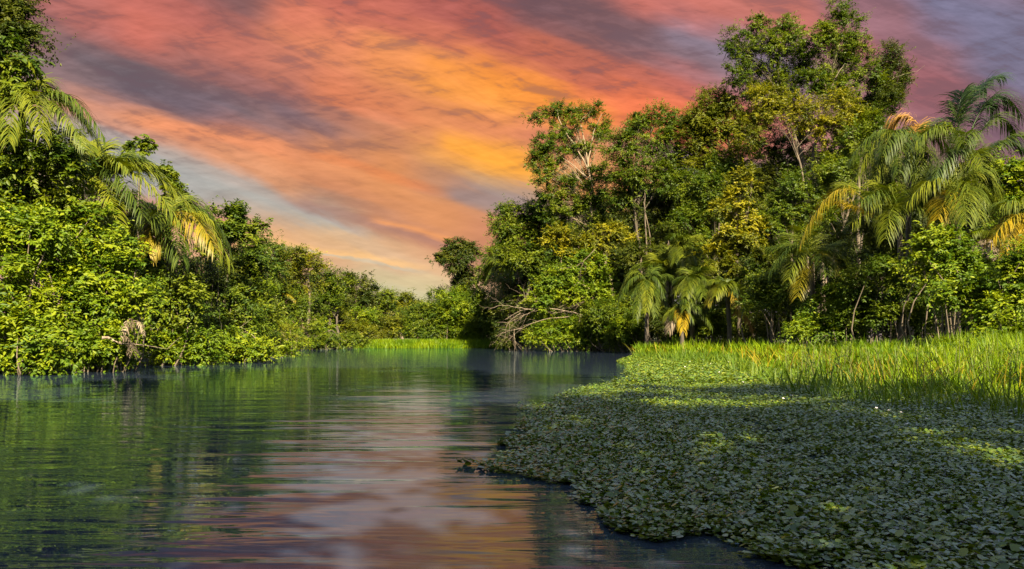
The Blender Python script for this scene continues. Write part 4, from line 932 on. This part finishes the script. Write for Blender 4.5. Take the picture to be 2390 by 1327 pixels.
# ================================================================== grass, reeds, floating plants
def blades(mb, base, hgt, w, lean, r=rng, bend=0.5):
    n = len(base)
    az = r.random(n) * 2 * math.pi
    dv = np.c_[np.cos(az), np.sin(az), np.zeros(n)]
    wv = np.c_[-np.sin(az + r.normal(0, .6, n)), np.cos(az), np.zeros(n)]
    V = []
    for s, ws in ((0, .6), (.4, 1.0), (.75, .8), (1.0, .05)):
        c = base + dv * (hgt * lean * (s * .4 + bend * s * s))[:, None]
        c = c + np.c_[np.zeros(n), np.zeros(n), hgt * (s - .22 * lean * s * s)]
        V += [c - wv * (w * ws * .5)[:, None], c + wv * (w * ws * .5)[:, None]]
    v = np.stack(V, 1)
    b_ = (np.arange(n) * 8)[:, None]
    f = np.concatenate([b_ + np.array([2 * s, 2 * s + 1, 2 * s + 3, 2 * s + 2])[None] for s in range(3)])
    pat = 0.5 + 0.5 * np.sin(base[:, 0] * .9 + 2 * np.sin(base[:, 1] * .4)) * np.cos(base[:, 1] * .7 + base[:, 0] * .3)
    mb.add(v.reshape(-1, 3), f, np.repeat(np.c_[np.clip(pat + r.normal(0, .2, n), 0, 1), r.random(n)], 8, 0))


def scatter(poly, n, r=rng, near=0.0):
    """n random points inside a ground polygon; near > 0 packs more of them towards the boat."""
    poly = np.asarray(poly, float); lo, hi = poly.min(0), poly.max(0); o = np.zeros((0, 2))
    while len(o) < n:
        c = lo + r.random((n * 2, 2)) * (hi - lo)
        if near: c[:, 1] = lo[1] * (hi[1] / max(lo[1], 1)) ** r.random(n * 2)
        o = np.vstack([o, c[poly_in(poly, c[:, 0], c[:, 1])]])
    return o[:n]


def gp(px, py):
    """Point of the water surface seen at photo pixel px, py."""
    d = CAMH * F / (py - PY0)
    return ((px - PX0) / F * d, d)


# marsh grass field behind the floating plants
edge = [gp(1478, 830), gp(1530, 836), gp(1620, 836), gp(1720, 843), gp(1770, 868), gp(1850, 885), gp(1960, 905), gp(2100, 925), gp(2250, 935), gp(2420, 945)]
field = edge + [(16, 18), (40, 40), (46, 50), (40, 60), (30, 70), (21, 82), (14, 84)]
pt = scatter(field, 90000, near=1.0)
dist = pt[:, 1]
hg = rng.uniform(0.65, 1.15, len(pt)) * np.interp(dist, [18, 30, 45, 70], [0.9, 1.25, 1.4, 1.45])
dedge = poly_dist(np.array(edge + [(e[0] + .01, e[1] + .01) for e in edge[::-1]]), pt[:, 0], pt[:, 1])
hg *= np.clip(0.22 + dedge / 6, 0.22, 1.0)
hg *= 0.78 + 0.34 * np.sin(pt[:, 0] * 1.1 + 2.2 * np.sin(pt[:, 1] * .5)) * np.cos(pt[:, 1] * .8 + 1.4 * np.sin(pt[:, 0] * .45)) + 0.22 * (rng.random(len(pt)) < .06)
wd = np.interp(dist, [18, 40, 80], [0.03, 0.055, 0.09]) * rng.uniform(.7, 1.3, len(pt))
mb = MB(); blades(mb, np.c_[pt, np.full(len(pt), -0.1)], hg, wd, rng.uniform(.1, .9, len(pt)))
tag(mb.build('marsh_grass', MAT['grass']), 'bright green marsh grass field on the right bank behind the floating plants', 'grass', kind='stuff')
pt = scatter(field, 2600, near=1.0)
mb = MB(); blades(mb, np.c_[pt, np.full(len(pt), -0.1)], rng.uniform(0.8, 1.5, len(pt)), np.interp(pt[:, 1], [18, 40, 80], [0.02, 0.04, 0.07]), rng.uniform(.4, 1.3, len(pt)))
tag(mb.build('dry_grass', MAT['palmgold']), 'dry straw coloured blades scattered through the bright marsh grass', 'grass', kind='stuff')
# grass on the slope at the right edge
slope = [(17, 26), (28, 32), (32, 46), (22, 42)]
pt = scatter(slope, 14000)
mb = MB(); blades(mb, np.c_[pt, np.full(len(pt), 0.0)], rng.uniform(0.9, 2.0, len(pt)), rng.uniform(.02, .045, len(pt)), rng.uniform(.1, .7, len(pt)))
tag(mb.build('tall_grass', MAT['grass']), 'taller sunlit grass climbing the right edge of the marsh', 'grass', kind='stuff')
# loose grass straying over the floating plants along the field's edge
pt = scatter(edge + [gp(2420, 985), gp(2250, 975), gp(2100, 962), gp(1960, 945), gp(1850, 925), gp(1760, 892), gp(1680, 858), gp(1560, 846), gp(1480, 838)], 2600)
mb = MB(); blades(mb, np.c_[pt, np.full(len(pt), -.05)], rng.uniform(.25, .9, len(pt)), rng.uniform(.018, .04, len(pt)), rng.uniform(.2, 1.0, len(pt)))
tag(mb.build('stray_grass', MAT['reed']), 'loose grass blades straying from the marsh over the floating plants', 'grass', kind='stuff')
# the grass island
isl = [(-20.5, 104), (-14, 102), (-4, 103), (-0.5, 105), (2, 108), (-4, 112), (-22, 113)]
pt = scatter(isl, 26000)
de = poly_dist(np.array(isl), pt[:, 0], pt[:, 1])
mb = MB(); blades(mb, np.c_[pt, np.full(len(pt), -0.05)], rng.uniform(.6, 1.25, len(pt)) * np.clip(.45 + de / 3, .45, 1.15), rng.uniform(.05, .09, len(pt)), rng.uniform(.1, .5, len(pt)))
tag(mb.build('island_grass', MAT['grass']), 'low island of bright grass in mid river before the round bushes', 'grass', kind='stuff')
pt = scatter([(-8, 108), (-3, 108), (-3, 112), (-8, 112)], 2500)
mb = MB(); blades(mb, np.c_[pt, np.full(len(pt), .2)], rng.uniform(1.2, 1.9, len(pt)) * np.clip(1.2 - ((pt[:, 0] + 5.5) / 3) ** 2, .3, 1), rng.uniform(.05, .09, len(pt)), rng.uniform(.1, .6, len(pt)))
tag(mb.build('island_grass', MAT['grass']), 'mound of taller yellow grass on the mid river island', 'grass', kind='stuff')

# floating plants on the near water
carpet = [gp(1478, 832), gp(1440, 845), gp(1466, 858), gp(1458, 872), gp(1472, 886), gp(1400, 900), gp(1330, 912), gp(1290, 925), gp(1315, 940), gp(1225, 948), gp(1205, 958), gp(1262, 972), gp(1215, 985), gp(1200, 1000), gp(1250, 1015),
          gp(1165, 1035), gp(1150, 1055), gp(1190, 1068), gp(1118, 1083), gp(1135, 1100), gp(1200, 1108), gp(1290, 1130), gp(1350, 1150), gp(1330, 1165), gp(1395, 1185), gp(1410, 1215), gp(1440, 1240), gp(1490, 1258), gp(1550, 1275), gp(1600, 1262), gp(1680, 1280), gp(1760, 1300), gp(1850, 1330), gp(1950, 1420), gp(2500, 1420)]
carpet += [gp(2550, 1100), gp(2550, 950), gp(2420, 935), gp(2250, 928), gp(2100, 915), gp(1960, 895), gp(1850, 876), gp(1770, 860), gp(1720, 838), gp(1620, 832), gp(1530, 832)]
carpet = np.array(carpet)


def floaters(mb, n, y0, y1, size, rise, r=rng, per=6):
    poly = carpet
    c = np.zeros((0, 2)); lo = poly.min(0); hi = poly.max(0)
    while len(c) < n:
        q_ = np.c_[lo[0] + r.random(n * 3) * (hi[0] - lo[0]), y0 * (y1 / y0) ** r.random(n * 3)]
        ins = poly_in(poly, q_[:, 0], q_[:, 1])
        hole = np.sin(q_[:, 0] * 2.3 + 1.7 * np.sin(q_[:, 1] * 1.9)) * np.cos(q_[:, 1] * 2.7 + 1.3 * np.sin(q_[:, 0] * 2.1))
        ed = poly_dist(poly[:35], q_[:, 0], q_[:, 1])
        c = np.vstack([c, q_[ins & (r.random(len(ins)) < np.clip(0.35 + ed / 1.1 + 0.5 * hole, 0.0, 1))]])
    c = c[:n]
    ci = np.repeat(np.arange(n), per)
    az = r.random(len(ci)) * 2 * math.pi
    tilt = r.uniform(-0.15, 0.55, len(ci))
    flat = r.random(len(ci)) < 0.65; tilt[flat] = r.uniform(-.08, .16, flat.sum())
    D = np.c_[np.cos(az) * np.cos(tilt), np.sin(az) * np.cos(tilt), np.sin(tilt)]
    up = nrm(np.c_[-np.cos(az) * np.sin(tilt), -np.sin(az) * np.sin(tilt), np.cos(tilt)] + r.normal(0, .13, (len(ci), 3)))
    sz = size * r.uniform(.55, 1.2, len(ci)) * np.where(r.random(n) < .15, 1.5, 1.0)[ci]
    hz = np.where(flat, r.uniform(.006, .04, len(ci)), r.uniform(.02, rise, len(ci))) * (0.6 + 0.8 * r.random(n)[ci])
    pos = np.c_[c[ci], hz] + D * np.array([1, 1, .3]) * (sz * r.uniform(.15, .6, len(ci)))[:, None]
    leaves(mb, pos, D, up, sz, sz * r.uniform(.7, .95, len(ci)), np.c_[r.random(n)[ci], r.random(len(ci))], 'round')


mb = MB()
floaters(mb, 26000, 4.4, 12, 0.050, 0.075)
floaters(mb, 34000, 11, 26, 0.055, 0.10)
floaters(mb, 30000, 25, 62, 0.085, 0.15)
tag(mb.build('floating_plants', MAT['float']), 'carpet of round leaved floating plants spreading over the near right water', 'water plants', kind='stuff')
# a loose sprig at the tip of the carpet and nothing else adrift
for k_, (px, py, nn, lab) in enumerate([(1128, 1084, 4, 'loose sprig of floating leaves at the tip of the plant carpet')]):
    g_ = gp(px, py); n_ = nn * 5 if nn > 1 else 1
    mb = MB(); az = rng.random(n_) * 6.28; tl = rng.uniform(0, .5, n_)
    D = np.c_[np.cos(az) * np.cos(tl), np.sin(az) * np.cos(tl), np.sin(tl)]
    pos = np.c_[g_[0] + rng.normal(0, .09 * nn ** .5, n_), g_[1] + rng.normal(0, .06, n_), rng.uniform(.01, .05, n_)]
    leaves(mb, pos, D, nrm(np.array([0, 0, 1.]) + rng.normal(0, .25, (n_, 3))), 0.09, 0.075, np.c_[np.full(n_, .9), rng.random(n_)], 'round')
    tag(mb.build('floating_sprig', MAT['float'], None, (*g_, 0)), lab, 'water plant')

# white flowers standing over the carpet
mb = MB(); az = np.arange(5) / 5 * 2 * math.pi
leaves(mb, np.zeros((5, 3)) + [0, 0, .1], np.c_[np.cos(az) * .8, np.sin(az) * .8, np.full(5, .6)], np.tile([0, 0, 1.0], (5, 1)), 0.035, 0.026, np.full((5, 2), .5), 'leaf')
pet = mb.build('petals', MAT['petal'], None, tint=True); mbs = MB(); tube(mbs, [(0, 0, -.05), (.004, 0, .03), (0, 0, .1)], [.004, .004, .003], 4); stm = mbs.build('stem', MAT['stem'])
fl = [(1490, 862), (1560, 850), (1590, 846), (1610, 852), (1640, 848), (1660, 858), (1700, 852), (1735, 850), (1750, 862), (1752, 878), (1810, 872), (1720, 900), (1730, 905), (1853, 940), (1825, 947), (1861, 958), (2044, 970), (2058, 985), (2073, 978), (2101, 983), (1989, 988), (2158, 998), (2120, 1012), (2203, 1006), (2292, 1033), (2222, 1070), (1957, 980), (1640, 870), (1680, 880), (1600, 866)]
for k_, (px, py) in enumerate(fl):
    g_ = gp(px, py); r_ = empty('white_flower', (g_[0], g_[1], 0.06)); sc = np.interp(g_[1], [8, 30], [0.8, 1.3])
    r_.scale = (sc, sc, sc); r_.rotation_euler = (rng.uniform(-.5, .2), rng.uniform(-.3, .3), rng.uniform(0, 6))
    p_ = pet if k_ == 0 else pet.copy(); s_ = stm if k_ == 0 else stm.copy()
    for o_ in (p_, s_):
        if k_: col.objects.link(o_)
        o_.parent = r_
    tag(r_, 'tiny white flower standing above the green floating plants', 'flower', 'white flowers dotted over the floating plants')

# tall reed stalks in front of the grass, each a stem with long leaves
variants = []
for v_ in range(6):
    ms_, ml_ = MB(), MB(); H_ = rng.uniform(1.0, 1.5); lean = rng.normal(0, .12, 2)
    sp_ = curve([(0, 0, -.15), (lean[0] * .4, lean[1] * .4, H_ * .5), (lean[0], lean[1], H_)], 8); tube(ms_, sp_, np.linspace(.011, .005, len(sp_)), 5)
    for s_ in range(8):
        a = sp_[min(len(sp_) - 1, 1 + s_)]; az_ = rng.uniform(0, 6.28); ll = rng.uniform(.22, .46); rise = rng.uniform(.3, 1.1)
        o_ = np.array([math.cos(az_), math.sin(az_), 0]); wv = np.array([-o_[1], o_[0], 0])
        pl_ = [a + o_ * ll * t_ * .8 + np.array([0, 0, ll * (rise * t_ - .75 * t_ * t_)]) for t_ in (0, .25, .5, .75, 1)]
        ww = [.010, .030, .032, .02, .002]
        vv = np.array([[p - wv * w_ * .5, p + wv * w_ * .5] for p, w_ in zip(pl_, ww)]).reshape(-1, 3)
        ml_.add(vv, [(2 * t_, 2 * t_ + 1, 2 * t_ + 3, 2 * t_ + 2) for t_ in range(4)], np.tile([rng.random(), rng.random()], (10, 1)))
    variants.append((ms_.build('stem', MAT['stem'], None, smooth=True), ml_.build('leaves', MAT['reed'])))
used = set()
strip = [gp(1770, 880), gp(1850, 915), gp(1960, 935), gp(2100, 950), gp(2250, 960), gp(2395, 968), (16.5, 22), (19, 30), (12, 34), (11, 30)]
for k_, (x, y) in enumerate(scatter(strip, 150)):
    v_ = k_ % 6; r_ = empty('reed_stalk', (x, y, 0.0)); r_.rotation_euler = (rng.normal(0, .12), rng.normal(0, .12), rng.uniform(0, 6.28)); s_ = rng.uniform(.7, 1.15) * (1.0 if y > 20 else .8); r_.scale = (s_, s_, s_)
    for o_ in variants[v_]:
        c_ = o_ if v_ not in used else o_.copy()
        if v_ in used: col.objects.link(c_)
        c_.parent = r_
    used.add(v_)
    tag(r_, 'tall leafy reed stalk standing at the front of the marsh grass', 'reed', 'reed stalks at the front of the marsh grass')

# ================================================================== more trees closing the wood behind both banks
BW = 'trees of the wood behind the right bank'
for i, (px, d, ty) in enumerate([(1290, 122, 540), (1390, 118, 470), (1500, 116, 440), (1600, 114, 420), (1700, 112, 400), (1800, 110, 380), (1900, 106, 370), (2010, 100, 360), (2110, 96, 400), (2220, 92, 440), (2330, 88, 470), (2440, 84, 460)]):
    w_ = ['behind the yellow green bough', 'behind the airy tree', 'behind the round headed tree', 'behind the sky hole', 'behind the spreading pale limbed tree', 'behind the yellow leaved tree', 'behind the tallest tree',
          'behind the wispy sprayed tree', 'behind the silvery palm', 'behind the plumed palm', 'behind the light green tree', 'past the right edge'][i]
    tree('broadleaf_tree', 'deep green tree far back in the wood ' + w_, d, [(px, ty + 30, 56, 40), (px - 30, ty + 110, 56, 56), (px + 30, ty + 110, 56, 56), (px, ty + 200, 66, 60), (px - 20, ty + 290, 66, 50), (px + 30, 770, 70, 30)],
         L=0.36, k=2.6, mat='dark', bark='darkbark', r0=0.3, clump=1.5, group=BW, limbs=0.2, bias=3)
LW = 'trees of the wood behind the left bank'
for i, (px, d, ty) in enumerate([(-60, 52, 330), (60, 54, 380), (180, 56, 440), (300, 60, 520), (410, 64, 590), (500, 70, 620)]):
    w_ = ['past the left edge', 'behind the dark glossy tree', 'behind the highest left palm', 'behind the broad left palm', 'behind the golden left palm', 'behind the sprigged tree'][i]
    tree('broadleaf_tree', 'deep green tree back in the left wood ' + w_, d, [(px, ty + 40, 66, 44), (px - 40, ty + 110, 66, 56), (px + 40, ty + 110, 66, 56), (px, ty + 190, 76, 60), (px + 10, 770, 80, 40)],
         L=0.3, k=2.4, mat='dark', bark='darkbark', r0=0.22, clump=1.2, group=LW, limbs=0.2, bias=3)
